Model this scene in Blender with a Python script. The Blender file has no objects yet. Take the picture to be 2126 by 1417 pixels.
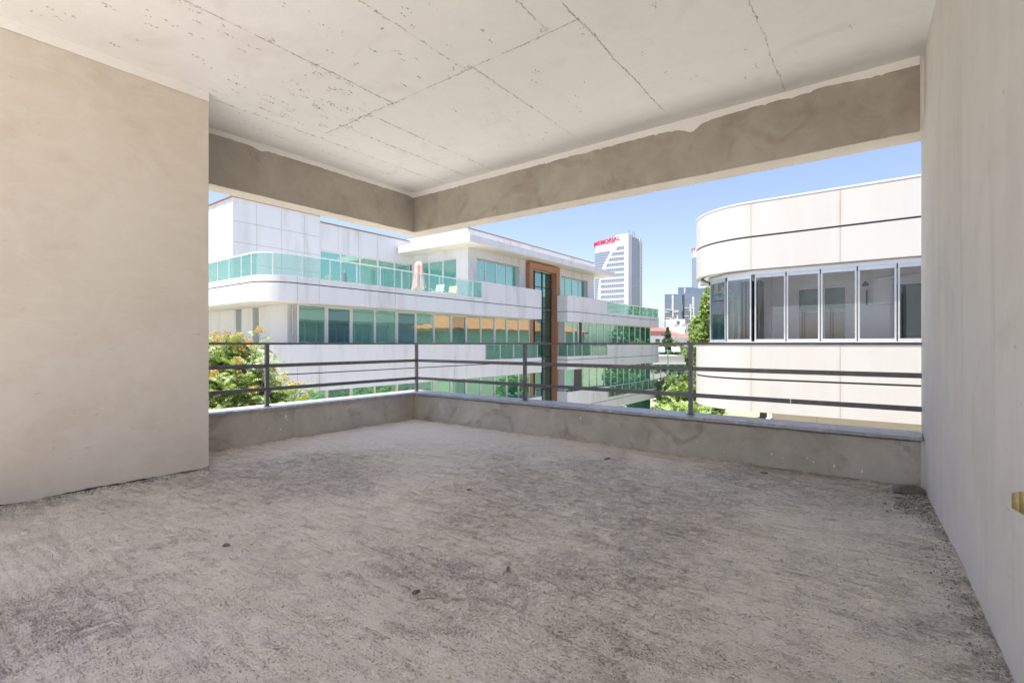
import bpy, math, random
import numpy as np
from mathutils import Vector, Matrix
random.seed(7)
S = bpy.context.scene
COL = S.collection
R = math.radians

# ------------------------------------------------------------------ camera, sky, sun, exposure
cam_d = bpy.data.cameras.new("camera"); cam = bpy.data.objects.new("camera", cam_d); COL.objects.link(cam)
cam.location = (0, 0, 0); cam.rotation_euler = (R(90), 0, R(37.0))
cam_d.sensor_width = 36.0; cam_d.lens = 1018 / 2126 * 36; cam_d.shift_y = 0.0021
cam_d.clip_start = 0.05; cam_d.clip_end = 3000
S.camera = cam
SUN_AZ, SUN_EL = math.atan2(-0.55, -1.0), R(75)      # azimuth measured from +Y towards +X
world = bpy.data.worlds.new("World"); S.world = world; world.use_nodes = True
wn = world.node_tree.nodes; wl = world.node_tree.links
bg = wn["Background"]; sky = wn.new("ShaderNodeTexSky"); sky.sky_type = 'NISHITA'
sky.sun_disc = False; sky.sun_elevation = SUN_EL; sky.sun_rotation = SUN_AZ
sky.air_density = 1.0; sky.dust_density = 1.6; sky.ozone_density = 3.5
tint = wn.new("ShaderNodeMix"); tint.data_type = 'RGBA'; tint.blend_type = 'MULTIPLY'; tint.inputs[0].default_value = 1; tint.inputs[7].default_value = (1.15, 1.0, 1.0, 1)
wl.new(sky.outputs[0], tint.inputs[6]); wl.new(tint.outputs[2], bg.inputs[0]); bg.inputs[1].default_value = 0.055
sun_d = bpy.data.lights.new("sun", 'SUN'); sun_d.energy = 3.1; sun_d.angle = R(0.5); sun_d.color = (1, 0.945, 0.87)
sun = bpy.data.objects.new("sun", sun_d); COL.objects.link(sun)
sv = Vector((math.sin(SUN_AZ) * math.cos(SUN_EL), math.cos(SUN_AZ) * math.cos(SUN_EL), math.sin(SUN_EL)))
sun.rotation_euler = sv.to_track_quat('Z', 'Y').to_euler(); sun.location = sv * 60
S.view_settings.view_transform = 'Standard'; S.view_settings.look = 'None'
S.view_settings.gamma = 1; S.view_settings.use_curve_mapping = False
S.view_settings.exposure = 2.2
S.render.engine = 'CYCLES'
S.cycles.max_bounces = 14; S.cycles.diffuse_bounces = 10; S.cycles.glossy_bounces = 5
S.cycles.transparent_max_bounces = 24; S.cycles.transmission_bounces = 6
S.cycles.use_denoising = True; S.cycles.sample_clamp_indirect = 6

GROUND = -9.5

# ------------------------------------------------------------------ material helpers
def nt(name):
    m = bpy.data.materials.new(name); m.use_nodes = True
    t = m.node_tree; b = t.nodes["Principled BSDF"]
    return m, t, b
def node(t, kind, **kw):
    n = t.nodes.new(kind)
    for k, v in kw.items(): setattr(n, k, v)
    return n
def coords(t, scale=(1, 1, 1), rot=(0, 0, 0), kind='Object'):
    c = node(t, "ShaderNodeTexCoord"); mp = node(t, "ShaderNodeMapping")
    mp.inputs['Scale'].default_value = scale; mp.inputs['Rotation'].default_value = rot
    t.links.new(c.outputs[kind], mp.inputs[0]); return mp.outputs[0]
def noise(t, vec, scale, detail=4, rough=0.55, dist=0.0):
    n = node(t, "ShaderNodeTexNoise"); n.inputs['Scale'].default_value = scale
    n.inputs['Detail'].default_value = detail; n.inputs['Roughness'].default_value = rough
    n.inputs['Distortion'].default_value = dist
    t.links.new(vec, n.inputs['Vector']); return n.outputs[0]
def ramp(t, fac, stops):
    r = node(t, "ShaderNodeValToRGB"); e = r.color_ramp.elements
    while len(e) < len(stops): e.new(0.5)
    for k, (p, c) in enumerate(stops):
        e[k].position = p
        e[k].color = (c, c, c, 1) if isinstance(c, (int, float)) else (*c, 1)
    t.links.new(fac, r.inputs[0]); return r.outputs[0]
def mix(t, fac, a, b, mode='MIX'):
    n = node(t, "ShaderNodeMix", data_type='RGBA', blend_type=mode)
    for sock, v in ((n.inputs[0], fac), (n.inputs[6], a), (n.inputs[7], b)):
        if isinstance(v, (int, float)): sock.default_value = v
        elif isinstance(v, tuple): sock.default_value = (*v, 1)
        else: t.links.new(v, sock)
    return n.outputs[2]
def maths(t, op, a, b=None, clamp=False):
    n = node(t, "ShaderNodeMath", operation=op, use_clamp=clamp)
    for s, v in ((n.inputs[0], a), (n.inputs[1], b)):
        if v is None: continue
        if isinstance(v, (int, float)): s.default_value = v
        else: t.links.new(v, s)
    return n.outputs[0]
def bump(t, b, h, strength=0.3, dist=0.01):
    n = node(t, "ShaderNodeBump"); n.inputs['Strength'].default_value = strength
    n.inputs['Distance'].default_value = dist
    t.links.new(h, n.inputs['Height']); t.links.new(n.outputs[0], b.inputs['Normal'])

MATS = {}
def simple(name, col, rough=0.6, metal=0.0, var=0.12, scale=6, spec=0.5, stretch=(1, 1, 1)):
    if name in MATS: return MATS[name]
    m, t, b = nt(name)
    v = coords(t, stretch)
    n = noise(t, v, scale, 5)
    dark = tuple(c * (1 - var) for c in col); lite = tuple(min(1, c * (1 + var * 0.6)) for c in col)
    t.links.new(ramp(t, n, [(0.3, dark), (0.7, lite)]), b.inputs['Base Color'])
    b.inputs['Roughness'].default_value = rough; b.inputs['Metallic'].default_value = metal
    b.inputs['Specular IOR Level'].default_value = spec
    MATS[name] = m; return m

def mottled(name, stops, rough=0.85, s1=0.9, s2=4, streak=None, stain=None, bscale=60, bstr=0.25, bdist=0.004, spots=None, scuff=0):
    """Hand trowelled wall surfaces: large clouds, small clouds, optional vertical streaks and splashes."""
    m, t, b = nt(name)
    v = coords(t)
    a = noise(t, v, s1, 5, 0.6, 0.6); c = noise(t, v, s2, 6, 0.62, 1.2)
    f = maths(t, 'ADD', maths(t, 'MULTIPLY', a, 0.6), maths(t, 'MULTIPLY', c, 0.4))
    col = ramp(t, f, stops)
    if streak:
        sn = noise(t, coords(t, (2.6, 2.6, 0.22)), 1.7, 6, 0.6, 0.8)
        col = mix(t, ramp(t, sn, [(0.48, 0.0), (0.72, streak[1])]), col, streak[0])
    if stain:
        sn = noise(t, v, stain[2], 4, 0.55, 2.0)
        col = mix(t, ramp(t, sn, [(0.56, 0.0), (0.7, stain[1])]), col, stain[0])
    if spots:
        sn = noise(t, coords(t, (1, 1, 0.5)), 46, 2, 0.5)
        mask = noise(t, v, 2.2, 2)
        sp = maths(t, 'MULTIPLY', ramp(t, sn, [(spots[2], 0.0), (spots[2] + 0.02, 1.0)]), ramp(t, mask, [(0.5, 0.0), (0.6, spots[1])]))
        col = mix(t, sp, col, spots[0])
    if scuff:
        sc = noise(t, coords(t, (1, 1.5, 5)), 9, 3, 0.6, 0.3); mk = noise(t, v, 1.4, 2)
        col = mix(t, maths(t, 'MULTIPLY', ramp(t, sc, [(0.685, 0.0), (0.72, 1.0)]), ramp(t, mk, [(0.46, 0.0), (0.58, scuff)])), col, (0.28, 0.25, 0.22))
        arcs = noise(t, coords(t, (0.6, 0.8, 1.6), (0.5, 0, 0)), 2.6, 5, 0.62, 2.5)
        col = mix(t, ramp(t, arcs, [(0.50, 0.0), (0.56, 0.22)]), col, (0.66, 0.63, 0.58))
    t.links.new(col, b.inputs['Base Color'])
    b.inputs['Roughness'].default_value = rough; b.inputs['Specular IOR Level'].default_value = 0.25
    h = maths(t, 'ADD', noise(t, v, bscale, 4), maths(t, 'MULTIPLY', c, 2.0))
    bump(t, b, h, bstr, bdist)
    MATS[name] = m; return m

M_WALL_L = mottled("beige plaster", [(0.28, (0.52, 0.465, 0.395)), (0.5, (0.60, 0.545, 0.475)), (0.72, (0.64, 0.60, 0.545))], s1=0.8, s2=2.4,
                   stain=((0.50, 0.42, 0.335), 0.3, 1.3), bscale=90, bstr=0.15, bdist=0.003, scuff=0.5)
M_WALL_R = mottled("pale plaster", [(0.3, (0.58, 0.56, 0.53)), (0.7, (0.68, 0.665, 0.64))], s1=0.7, s2=3,
                   streak=((0.50, 0.48, 0.455), 0.5), stain=((0.50, 0.47, 0.43), 0.3, 1.1), bscale=90, bstr=0.12, bdist=0.003, scuff=0.4)
M_CEIL = mottled("painted concrete ceiling", [(0.3, (0.70, 0.695, 0.685)), (0.7, (0.78, 0.775, 0.768))], s1=0.6, s2=5, stain=((0.64, 0.62, 0.59), 0.45, 1.5), bscale=34, bstr=0.3, bdist=0.004)
M_PAINT = mottled("white edge paint", [(0.3, (0.74, 0.725, 0.70)), (0.7, (0.82, 0.81, 0.79))], s1=2, s2=12, bscale=120, bstr=0.3, bdist=0.002)
M_RENDER = mottled("brown cement render", [(0.28, (0.26, 0.238, 0.202)), (0.5, (0.365, 0.337, 0.29)), (0.75, (0.46, 0.43, 0.38))], s1=1.3, s2=3.2,
                   stain=((0.25, 0.20, 0.15), 0.4, 1.8), bscale=80, bstr=0.2, bdist=0.003, spots=((0.75, 0.73, 0.7), 0.9, 0.735))
M_RENDER2 = mottled("grey cement render", [(0.28, (0.285, 0.263, 0.217)), (0.48, (0.41, 0.385, 0.33)), (0.72, (0.56, 0.53, 0.47))], s1=1.6, s2=3.0,
                    stain=((0.23, 0.195, 0.155), 0.55, 2.2), bscale=70, bstr=0.3, bdist=0.004, spots=((0.75, 0.74, 0.72), 0.9, 0.72))
M_STUCCO = mottled("outside stucco", [(0.3, (0.56, 0.52, 0.45)), (0.7, (0.68, 0.64, 0.57))], s1=1.5, s2=8, bscale=110, bstr=0.8, bdist=0.006)
M_CREVICE = simple("dusty crevice", (0.20, 0.175, 0.15), 0.95, var=0.4, scale=60)
M_SEAM = simple("raw formwork burr", (0.47, 0.44, 0.405), 0.95, var=0.35, scale=40)
M_RAIL = simple("charcoal rail paint", (0.125, 0.12, 0.13), 0.42, 0.3, var=0.2, scale=18)
M_RUST = simple("rust patch", (0.24, 0.11, 0.05), 0.9, 0, var=0.4, scale=90)
M_BROWN = simple("copper brown cladding", (0.38, 0.18, 0.095), 0.45, 0.1, var=0.12, scale=2)
M_TRIM = simple("copper roof trim", (0.33, 0.15, 0.09), 0.4, 0.4)
M_ALU = simple("white aluminium", (0.74, 0.76, 0.78), 0.35, 0.25, var=0.05)
M_ALU2 = simple("bare aluminium", (0.70, 0.72, 0.74), 0.28, 0.75, var=0.05)
M_GASKET = simple("black gasket", (0.03, 0.03, 0.033), 0.6)
M_MULL = simple("dark mullion", (0.045, 0.05, 0.055), 0.4, 0.3)
M_JOINT = simple("joint shadow gap backing", (0.05, 0.05, 0.05), 0.8)
M_SOFFIT = simple("cream soffit panel", (0.70, 0.68, 0.61), 0.6, var=0.06, scale=1)
M_GREYREV = simple("grey reveal", (0.45, 0.46, 0.47), 0.6)

# marble coping
m, t, b = nt("grey blue marble"); MATS[m.name] = m; M_MARBLE = m
v = coords(t, (1, 1, 1), (0, 0, 0.5))
n1 = noise(t, v, 5, 6, 0.6, 3.0); n2 = noise(t, v, 30, 3)
c = ramp(t, n1, [(0.3, (0.24, 0.255, 0.29)), (0.5, (0.32, 0.34, 0.37)), (0.62, (0.38, 0.395, 0.42)), (0.66, (0.50, 0.51, 0.53)), (0.72, (0.35, 0.365, 0.39))])
t.links.new(mix(t, ramp(t, n2, [(0.62, 0), (0.75, 0.5)]), c, (0.3, 0.28, 0.26)), b.inputs['Base Color'])
b.inputs['Roughness'].default_value = 0.33

# composite panels with rain streaks
def panel_mat(name, c0, dirt, amt=0.5, warm=None, jx=None):
    m, t, b = nt(name)
    v = coords(t, (1, 1, 0.16)); s = noise(t, v, 1.5, 5, 0.62)
    s2 = noise(t, coords(t, (1, 1, 0.12)), 5, 4, 0.6)
    big = noise(t, coords(t), 0.35, 3)
    f = maths(t, 'MULTIPLY', ramp(t, s, [(0.48, 0.0), (0.74, 1.0)]), ramp(t, big, [(0.38, 0.25), (0.62, 1.0)]))
    f = maths(t, 'ADD', maths(t, 'MULTIPLY', f, amt), maths(t, 'MULTIPLY', ramp(t, s2, [(0.55, 0.0), (0.8, 1.0)]), amt * 0.18), True)
    col = mix(t, f, c0, dirt)
    if warm:
        w = noise(t, coords(t, (1, 1, 0.25)), 0.9, 4, 0.6)
        col = mix(t, ramp(t, w, [(0.45, 0), (0.75, 0.45)]), col, warm)
    if jx:     # brown run-off stains that follow the upright panel joints
        c = node(t, "ShaderNodeTexCoord"); sp = node(t, "ShaderNodeSeparateXYZ"); t.links.new(c.outputs['Object'], sp.inputs[0])
        for k in jx:
            dx = maths(t, 'ABSOLUTE', maths(t, 'SUBTRACT', sp.outputs[0], k))
            wob = maths(t, 'ADD', dx, maths(t, 'MULTIPLY', noise(t, coords(t, (2, 2, 0.6)), 4, 3), 0.05))
            g = ramp(t, wob, [(0.01, 0.38), (0.12, 0.0)])
            col = mix(t, maths(t, 'MULTIPLY', g, ramp(t, noise(t, coords(t, (1, 1, 0.4)), 2.5, 3), [(0.35, 0.1), (0.65, 1.0)])), col, (0.36, 0.27, 0.18))
    t.links.new(col, b.inputs['Base Color']); b.inputs['Roughness'].default_value = 0.38
    MATS[name] = m; return m
M_PANEL = panel_mat("white composite panel", (0.70, 0.715, 0.735), (0.46, 0.45, 0.43), 0.8)
M_PANELB = panel_mat("warm white composite panel", (0.505, 0.50, 0.475), (0.42, 0.39, 0.345), 0.5, (0.48, 0.445, 0.385), (-2.64, -0.76, 1.12))
M_PANELC = panel_mat("beige wall panel", (0.50, 0.46, 0.37), (0.42, 0.38, 0.31), 0.3)

def glass_mirror(name, tint, body, refl, wav=0.02, wscale=1.2, spec_rough=0.01):
    """Tinted solar control glazing: strong coloured reflection over a dark room."""
    m, t, b = nt(name); out = t.nodes["Material Output"]; t.nodes.remove(b)
    g = node(t, "ShaderNodeBsdfGlossy"); g.inputs['Color'].default_value = (*tint, 1); g.inputs['Roughness'].default_value = spec_rough
    d = node(t, "ShaderNodeBsdfDiffuse")
    n0 = noise(t, coords(t, (1, 1, 0.3)), 0.9, 3)
    t.links.new(mix(t, 1.0, ramp(t, n0, [(0.35, tuple(c * 0.75 for c in body)), (0.65, body)]), ramp(t, node(t, 'ShaderNodeObjectInfo').outputs['Random'], [(0.0, 0.5), (0.5, 0.8), (1.0, 1.0)]), 'MULTIPLY'), d.inputs['Color'])
    lw = node(t, "ShaderNodeLayerWeight"); lw.inputs[0].default_value = 0.35
    f = maths(t, 'ADD', maths(t, 'MULTIPLY', lw.outputs['Fresnel'], 1 - refl), refl, True)
    mx = node(t, "ShaderNodeMixShader"); t.links.new(f, mx.inputs[0]); t.links.new(d.outputs[0], mx.inputs[1]); t.links.new(g.outputs[0], mx.inputs[2])
    h = noise(t, coords(t), wscale, 1)
    bn = node(t, "ShaderNodeBump"); bn.inputs['Strength'].default_value = 1.0; bn.inputs['Distance'].default_value = wav
    t.links.new(h, bn.inputs['Height']); t.links.new(bn.outputs[0], g.inputs['Normal'])
    t.links.new(mx.outputs[0], out.inputs[0]); MATS[name] = m; return m
def glass_thin(name, trans, refl=0.06, gl=(1, 1, 1), haze=None):
    m, t, b = nt(name); out = t.nodes["Material Output"]; t.nodes.remove(b)
    tr = node(t, "ShaderNodeBsdfTransparent"); tr.inputs[0].default_value = (*trans, 1)
    g = node(t, "ShaderNodeBsdfGlossy"); g.inputs['Color'].default_value = (*gl, 1); g.inputs['Roughness'].default_value = 0.01
    lw = node(t, "ShaderNodeLayerWeight"); lw.inputs[0].default_value = 0.25
    f = maths(t, 'ADD', maths(t, 'MULTIPLY', lw.outputs['Fresnel'], 0.8), refl, True)
    mx = node(t, "ShaderNodeMixShader"); t.links.new(f, mx.inputs[0]); t.links.new(tr.outputs[0], mx.inputs[1]); t.links.new(g.outputs[0], mx.inputs[2])
    sh = mx.outputs[0]
    if haze:
        d = node(t, "ShaderNodeBsdfDiffuse"); d.inputs['Color'].default_value = (*haze[0], 1)
        m2 = node(t, "ShaderNodeMixShader"); m2.inputs[0].default_value = haze[1]
        t.links.new(sh, m2.inputs[1]); t.links.new(d.outputs[0], m2.inputs[2]); sh = m2.outputs[0]
    t.links.new(sh, out.inputs[0]); MATS[name] = m; return m
G_TEAL = glass_mirror("teal solar glass", (0.60, 0.88, 0.77), (0.11, 0.40, 0.31), 0.45, 0.003, 1.1)
G_TEAL2 = glass_mirror("blue green opening sash glass", (0.42, 0.68, 0.68), (0.04, 0.15, 0.16), 0.42, 0.003, 1.1)
G_ATR = glass_mirror("atrium glass", (0.42, 0.70, 0.64), (0.03, 0.10, 0.09), 0.5, 0.0035, 0.8)
G_TOWER = glass_mirror("tower blue glass", (0.56, 0.62, 0.70), (0.10, 0.13, 0.16), 0.5, 0.02, 0.15)
G_TOWER2 = glass_mirror("dark blue glass", (0.38, 0.50, 0.66), (0.04, 0.06, 0.09), 0.45, 0.03, 0.2)
G_BAL = glass_thin("green balustrade glass", (0.78, 0.90, 0.86), 0.06, (0.85, 1, 0.95), ((0.50, 0.75, 0.68), 0.07))
G_CLEAR = glass_thin("clear folding glass", (0.93, 0.945, 0.955), 0.06, (0.9, 0.95, 1.0))

# ------------------------------------------------------------------ mesh helpers
class MB:
    def __init__(s): s.v = []; s.f = []; s.m = []; s.sm = []
    def box(s, x0, x1, y0, y1, z0, z1, mi=0):
        if x0 > x1: x0, x1 = x1, x0
        if y0 > y1: y0, y1 = y1, y0
        k = len(s.v)
        s.v += [(x0, y0, z0), (x1, y0, z0), (x1, y1, z0), (x0, y1, z0), (x0, y0, z1), (x1, y0, z1), (x1, y1, z1), (x0, y1, z1)]
        for q in ((0, 3, 2, 1), (4, 5, 6, 7), (0, 1, 5, 4), (1, 2, 6, 5), (2, 3, 7, 6), (3, 0, 4, 7)):
            s.f.append(tuple(k + i for i in q)); s.m.append(mi); s.sm.append(False)
        return s
    def face(s, pts, mi=0, sm=False):
        k = len(s.v); s.v += [tuple(p) for p in pts]; s.f.append(tuple(range(k, k + len(pts)))); s.m.append(mi); s.sm.append(sm); return s
    def prism(s, pts, z0, z1, mi=0, sm=False):
        """closed outline (counter clockwise seen from above) pulled up from z0 to z1"""
        k = len(s.v); n = len(pts)
        s.v += [(p[0], p[1], z0) for p in pts] + [(p[0], p[1], z1) for p in pts]
        s.f.append(tuple(k + n - 1 - i for i in range(n))); s.m.append(mi); s.sm.append(False)
        s.f.append(tuple(k + n + i for i in range(n))); s.m.append(mi); s.sm.append(False)
        for i in range(n):
            j = (i + 1) % n; s.f.append((k + i, k + j, k + n + j, k + n + i)); s.m.append(mi); s.sm.append(sm)
        return s
    def extrude(s, pts, vec, mi=0):
        """closed outline in any plane, pulled along vec"""
        k = len(s.v); n = len(pts); vx, vy, vz = vec
        s.v += [tuple(p) for p in pts] + [(p[0] + vx, p[1] + vy, p[2] + vz) for p in pts]
        s.f.append(tuple(k + i for i in range(n))); s.f.append(tuple(k + n + n - 1 - i for i in range(n)))
        s.m += [mi, mi]; s.sm += [False, False]
        for i in range(n):
            j = (i + 1) % n; s.f.append((k + j, k + i, k + n + i, k + n + j)); s.m.append(mi); s.sm.append(False)
        return s
    def tube(s, pts, rad, mi=0, n=6, cap=True):
        pts = [Vector(p) for p in pts]; k0 = len(s.v)
        for i, p in enumerate(pts):
            d = (pts[min(i + 1, len(pts) - 1)] - pts[max(i - 1, 0)]).normalized()
            a = d.orthogonal().normalized() if i == 0 else (a - d * a.dot(d)).normalized()
            c = d.cross(a); r = rad[i] if isinstance(rad, (list, tuple)) else rad
            for q in range(n):
                w = 2 * math.pi * q / n; s.v.append(tuple(p + a * (r * math.cos(w)) + c * (r * math.sin(w))))
        for i in range(len(pts) - 1):
            for q in range(n):
                a0 = k0 + i * n + q; a1 = k0 + i * n + (q + 1) % n
                s.f.append((a0, a1, a1 + n, a0 + n)); s.m.append(mi); s.sm.append(True)
        if cap:
            s.f.append(tuple(k0 + n - 1 - q for q in range(n))); s.f.append(tuple(k0 + (len(pts) - 1) * n + q for q in range(n)))
            s.m += [mi, mi]; s.sm += [False, False]
        return s
    def ribbon(s, path, z0, z1, th, mi=0):
        """upright band along an open path, th thick towards the left of travel"""
        P = [Vector((p[0], p[1])) for p in path]; n = len(P); off = []
        for i in range(n):
            d0 = (P[i] - P[i - 1]).normalized() if i else (P[1] - P[0]).normalized()
            d1 = (P[i + 1] - P[i]).normalized() if i < n - 1 else d0
            nrm = (Vector((-d0.y, d0.x)) + Vector((-d1.y, d1.x))); L = nrm.length / 2; nrm.normalize()
            off.append(P[i] + nrm * (th / max(0.5, L)))
        k = len(s.v)
        for q, z in ((P, z0), (P, z1), (off, z0), (off, z1)): s.v += [(p.x, p.y, z) for p in q]
        def ad(a, sm=False): s.f.append(a); s.m.append(mi); s.sm.append(sm)
        for i in range(n - 1):
            a, b, c, d = k + i, k + n + i, k + 2 * n + i, k + 3 * n + i
            ad((a, a + 1, b + 1, b), True); ad((c + 1, c, d, d + 1), True); ad((b, b + 1, d + 1, d)); ad((a + 1, a, c, c + 1))
        ad((k, k + n, k + 3 * n, k + 2 * n)); ad((k + n - 1, k + 3 * n - 1, k + 4 * n - 1, k + 2 * n - 1))
        return s
    def build(s, name, mats, parent=None, loc=(0, 0, 0), smooth=False):
        me = bpy.data.meshes.new(name)
        ox, oy, oz = parent['_base'] if parent is not None and '_base' in parent else loc
        me.from_pydata([(x - ox, y - oy, z - oz) for x, y, z in s.v], [], s.f)
        for mt in (mats if isinstance(mats, (list, tuple)) else [mats]): me.materials.append(mt)
        me.polygons.foreach_set("material_index", s.m)
        me.polygons.foreach_set("use_smooth", [smooth or q for q in s.sm])
        if any(s.sm) or smooth: me.set_sharp_from_angle(angle=R(40))
        me.update()
        o = bpy.data.objects.new(name, me); COL.objects.link(o)
        if parent is not None:
            o.parent = parent
            if '_base' in parent: o['_base'] = parent['_base']
        else: o.location = loc
        return o
def tag(o, label=None, cat=None, group=None, kind=None):
    if label: o['label'] = label
    if cat: o['category'] = cat
    if group: o['group'] = group
    if kind: o['kind'] = kind
    return o
def thing(name, label, cat, base=(0, 0, 0), group=None):
    o = bpy.data.objects.new(name, None); COL.objects.link(o); o.location = base; o['_base'] = tuple(float(c) for c in base)
    o.empty_display_size = 0.2
    return tag(o, label, cat, group)
def copy_tree(o, parent=None):
    c = o.copy(); COL.objects.link(c); c.parent = parent
    for ch in [q for q in bpy.data.objects if q.parent == o]: copy_tree(ch, c)
    return c
def arc(cx, cy, r, a0, a1, n):
    return [(cx + r * math.cos(R(a0 + (a1 - a0) * i / n)), cy + r * math.sin(R(a0 + (a1 - a0) * i / n))) for i in range(n + 1)]
def cut_path(path, cuts):
    """split a path at the given running lengths"""
    P = [Vector(p) for p in path]; s = [0]
    for i in range(1, len(P)): s.append(s[-1] + (P[i] - P[i - 1]).length)
    def at(q):
        for i in range(1, len(P)):
            if q <= s[i] + 1e-9: return P[i - 1].lerp(P[i], (q - s[i - 1]) / (s[i] - s[i - 1]))
        return P[-1]
    cuts = [0] + [c for c in cuts if 0 < c < s[-1]] + [s[-1]]; out = []
    for a, b in zip(cuts, cuts[1:]):
        out.append([tuple(at(a))] + [tuple(P[i]) for i in range(len(P)) if a + 1e-4 < s[i] < b - 1e-4] + [tuple(at(b))])
    return out
def path_len(path): return sum((Vector(b) - Vector(a)).length for a, b in zip(path, path[1:]))

# smooth lattice noise for meshes
_T = np.random.RandomState(3).rand(256, 256)
def vnoise(x, y, seed=0):
    x = x + seed * 17.3; y = y + seed * 9.1
    xi = np.floor(x).astype(int); yi = np.floor(y).astype(int); fx = x - xi; fy = y - yi
    fx = fx * fx * (3 - 2 * fx); fy = fy * fy * (3 - 2 * fy)
    g = lambda a, b: _T[a % 256, b % 256]
    return (g(xi, yi) * (1 - fx) + g(xi + 1, yi) * fx) * (1 - fy) + (g(xi, yi + 1) * (1 - fx) + g(xi + 1, yi + 1) * fx) * fy
def fbm(x, y, o=4, seed=0):
    a, s, r = 0.5, 0.0, 0.0
    for k in range(o): r = r + a * vnoise(x * 2 ** k, y * 2 ** k, seed + k); s += a; a *= 0.55
    return r / s

# ================================================================== THE EMPTY CORNER ROOM
FL, CE = -1.05, 2.087                 # floor and ceiling heights, measured from the eye
CX, CY = -5.18, 4.62                  # inner corner of the two parapets
BACK = -0.8                          # roof stops short here; an added, unseen terrace behind bounces sun indoors
RW = [(0.36, BACK), (0.34, 1.5), (0.33, 2.1), (0.315, 2.7), (0.30, 3.3), (0.27, 3.9), (0.25, 4.35), (0.245, 4.92)]   # plan of the right-hand wall

# ---- floor
def build_floor():
    xs = np.arange(-5.24, 0.42, 0.0085)
    ys = np.concatenate([np.arange(-0.8, 0.3, 0.05), np.arange(0.3, 4.68, 0.0085)])
    X, Y = np.meshgrid(xs, ys)
    big = fbm(X * 0.8, Y * 0.8, 3, 1); med = fbm(X * 3.1, Y * 3.1, 4, 2)
    ang = 0.12; U = X * math.cos(ang) + Y * math.sin(ang); V = -X * math.sin(ang) + Y * math.cos(ang)
    drag = fbm(U * 5, V * 26, 3, 5)                         # screed dragged with a board
    fine = fbm(X * 30, Y * 30, 3, 7); pit = fbm(X * 38, Y * 38, 2, 9); lump = fbm(X * 75, Y * 75, 2, 13)
    rough = np.clip((fbm(X * 0.9 + 3, Y * 0.9, 3, 11) - 0.40) * 4.5, 0, 1)       # where the screed was left open
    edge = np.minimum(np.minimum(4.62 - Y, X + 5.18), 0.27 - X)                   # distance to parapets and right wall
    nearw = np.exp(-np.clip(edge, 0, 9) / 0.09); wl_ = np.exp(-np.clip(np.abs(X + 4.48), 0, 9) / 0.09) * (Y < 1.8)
    smooth_lit_zone = np.clip((X * -0.6 + Y * 0.8 - 4.6) / 1.6, 0, 1)                 # trowelled skin near the corner, also mask for painted-in skylight
    rough = rough * (1 - 0.85 * smooth_lit_zone)
    P = np.clip((pit - 0.55) * 7, 0, 1) * (0.35 + 0.65 * rough) * (1 - 0.7 * smooth_lit_zone)
    H = (big - 0.5) * 0.012 + (med - 0.5) * 0.008 + (drag - 0.5) * 0.0045 * (1 - 0.6 * smooth_lit_zone) + (fine - 0.5) * 0.0045 * (0.4 + rough) \
        + (lump - 0.5) * 0.003 * (0.4 + rough) - P * 0.003
    H += nearw * (0.006 + 0.022 * np.clip(fbm(X * 9, Y * 9, 3, 21) - 0.35, 0, 1)) + wl_ * (0.010 + 0.03 * np.clip(fbm(X * 8, Y * 8, 3, 22) - 0.35, 0, 1))
    # footprints, gouges and mortar smears seen in the photograph (x, y, length, width, angle, depth)
    for (gx, gy, gl, gw, ga, gd) in [(-1.50, 1.45, 0.16, 0.045, 0.75, -0.007), (-2.32, 1.10, 0.05, 0.025, 0.4, -0.006), (-2.40, 1.17, 0.06, 0.02, 0.9, -0.005),
                                     (-2.70, 1.13, 0.03, 0.02, 0, 0.007), (-1.99, 4.03, 0.10, 0.03, 0.2, 0.006), (-4.64, 3.30, 0.12, 0.03, -0.5, -0.005),
                                     (-3.55, 0.50, 0.10, 0.03, 0.7, -0.007), (-0.61, 2.2, 0.16, 0.10, 0.3, -0.006), (-1.92, 1.04, 0.012, 0.05, 0.4, -0.004), (-4.2, 2.7, 0.09, 0.02, 0.1, 0.004)]:
        c_, s_ = math.cos(ga), math.sin(ga); dx = (X - gx) * c_ + (Y - gy) * s_; dy = -(X - gx) * s_ + (Y - gy) * c_
        H += gd * np.exp(-(dx / gl) ** 2 - (dy / gw) ** 2) * (0.4 + 1.2 * fbm(X * 30, Y * 30, 2, 31))
    Z = FL + H
    dirt = np.clip(P * 0.75 + 0.55 * rough * np.clip((fine - 0.42) * 3.5, 0, 1) + 0.4 * np.clip((drag - 0.52) * 3, 0, 1) * (1 - 0.6 * smooth_lit_zone), 0, 1)  # dirt in the pits, its tone also standing in for relief shading
    dark = 0.22 * np.clip((fbm(X * 1.1, Y * 1.1, 4, 41) - 0.52) * 4.0, 0, 1) * (1 - 0.7 * smooth_lit_zone)
    for (gx, gy, gr, ga) in [(-2.25, 0.55, 0.22, 0.8), (-0.55, 2.25, 0.22, 0.55), (-1.5, 1.42, 0.11, 1.0), (-0.1, 1.6, 0.3, 0.5), (-0.75, 4.25, 0.22, 0.55), (-4.1, 0.95, 0.3, 0.5), (-1.9, 2.9, .3, .3), (.1, 2.4, .2, .6)]:
        dark = np.maximum(dark, ga * np.exp(-((X - gx) ** 2 + (Y - gy) ** 2) / gr ** 2) * np.clip(fbm(X * 5, Y * 5, 4, 43) * 1.7 - 0.2, 0, 1))
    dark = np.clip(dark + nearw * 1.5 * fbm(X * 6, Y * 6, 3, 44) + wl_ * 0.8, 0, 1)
    ny, nx = X.shape; me = bpy.data.meshes.new("floor")
    co = np.stack([X, Y, Z], -1).reshape(-1, 3)
    i = np.arange(ny * nx).reshape(ny, nx)
    quads = np.stack([i[:-1, :-1], i[:-1, 1:], i[1:, 1:], i[1:, :-1]], -1).reshape(-1, 4)
    nf = len(quads)
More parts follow.
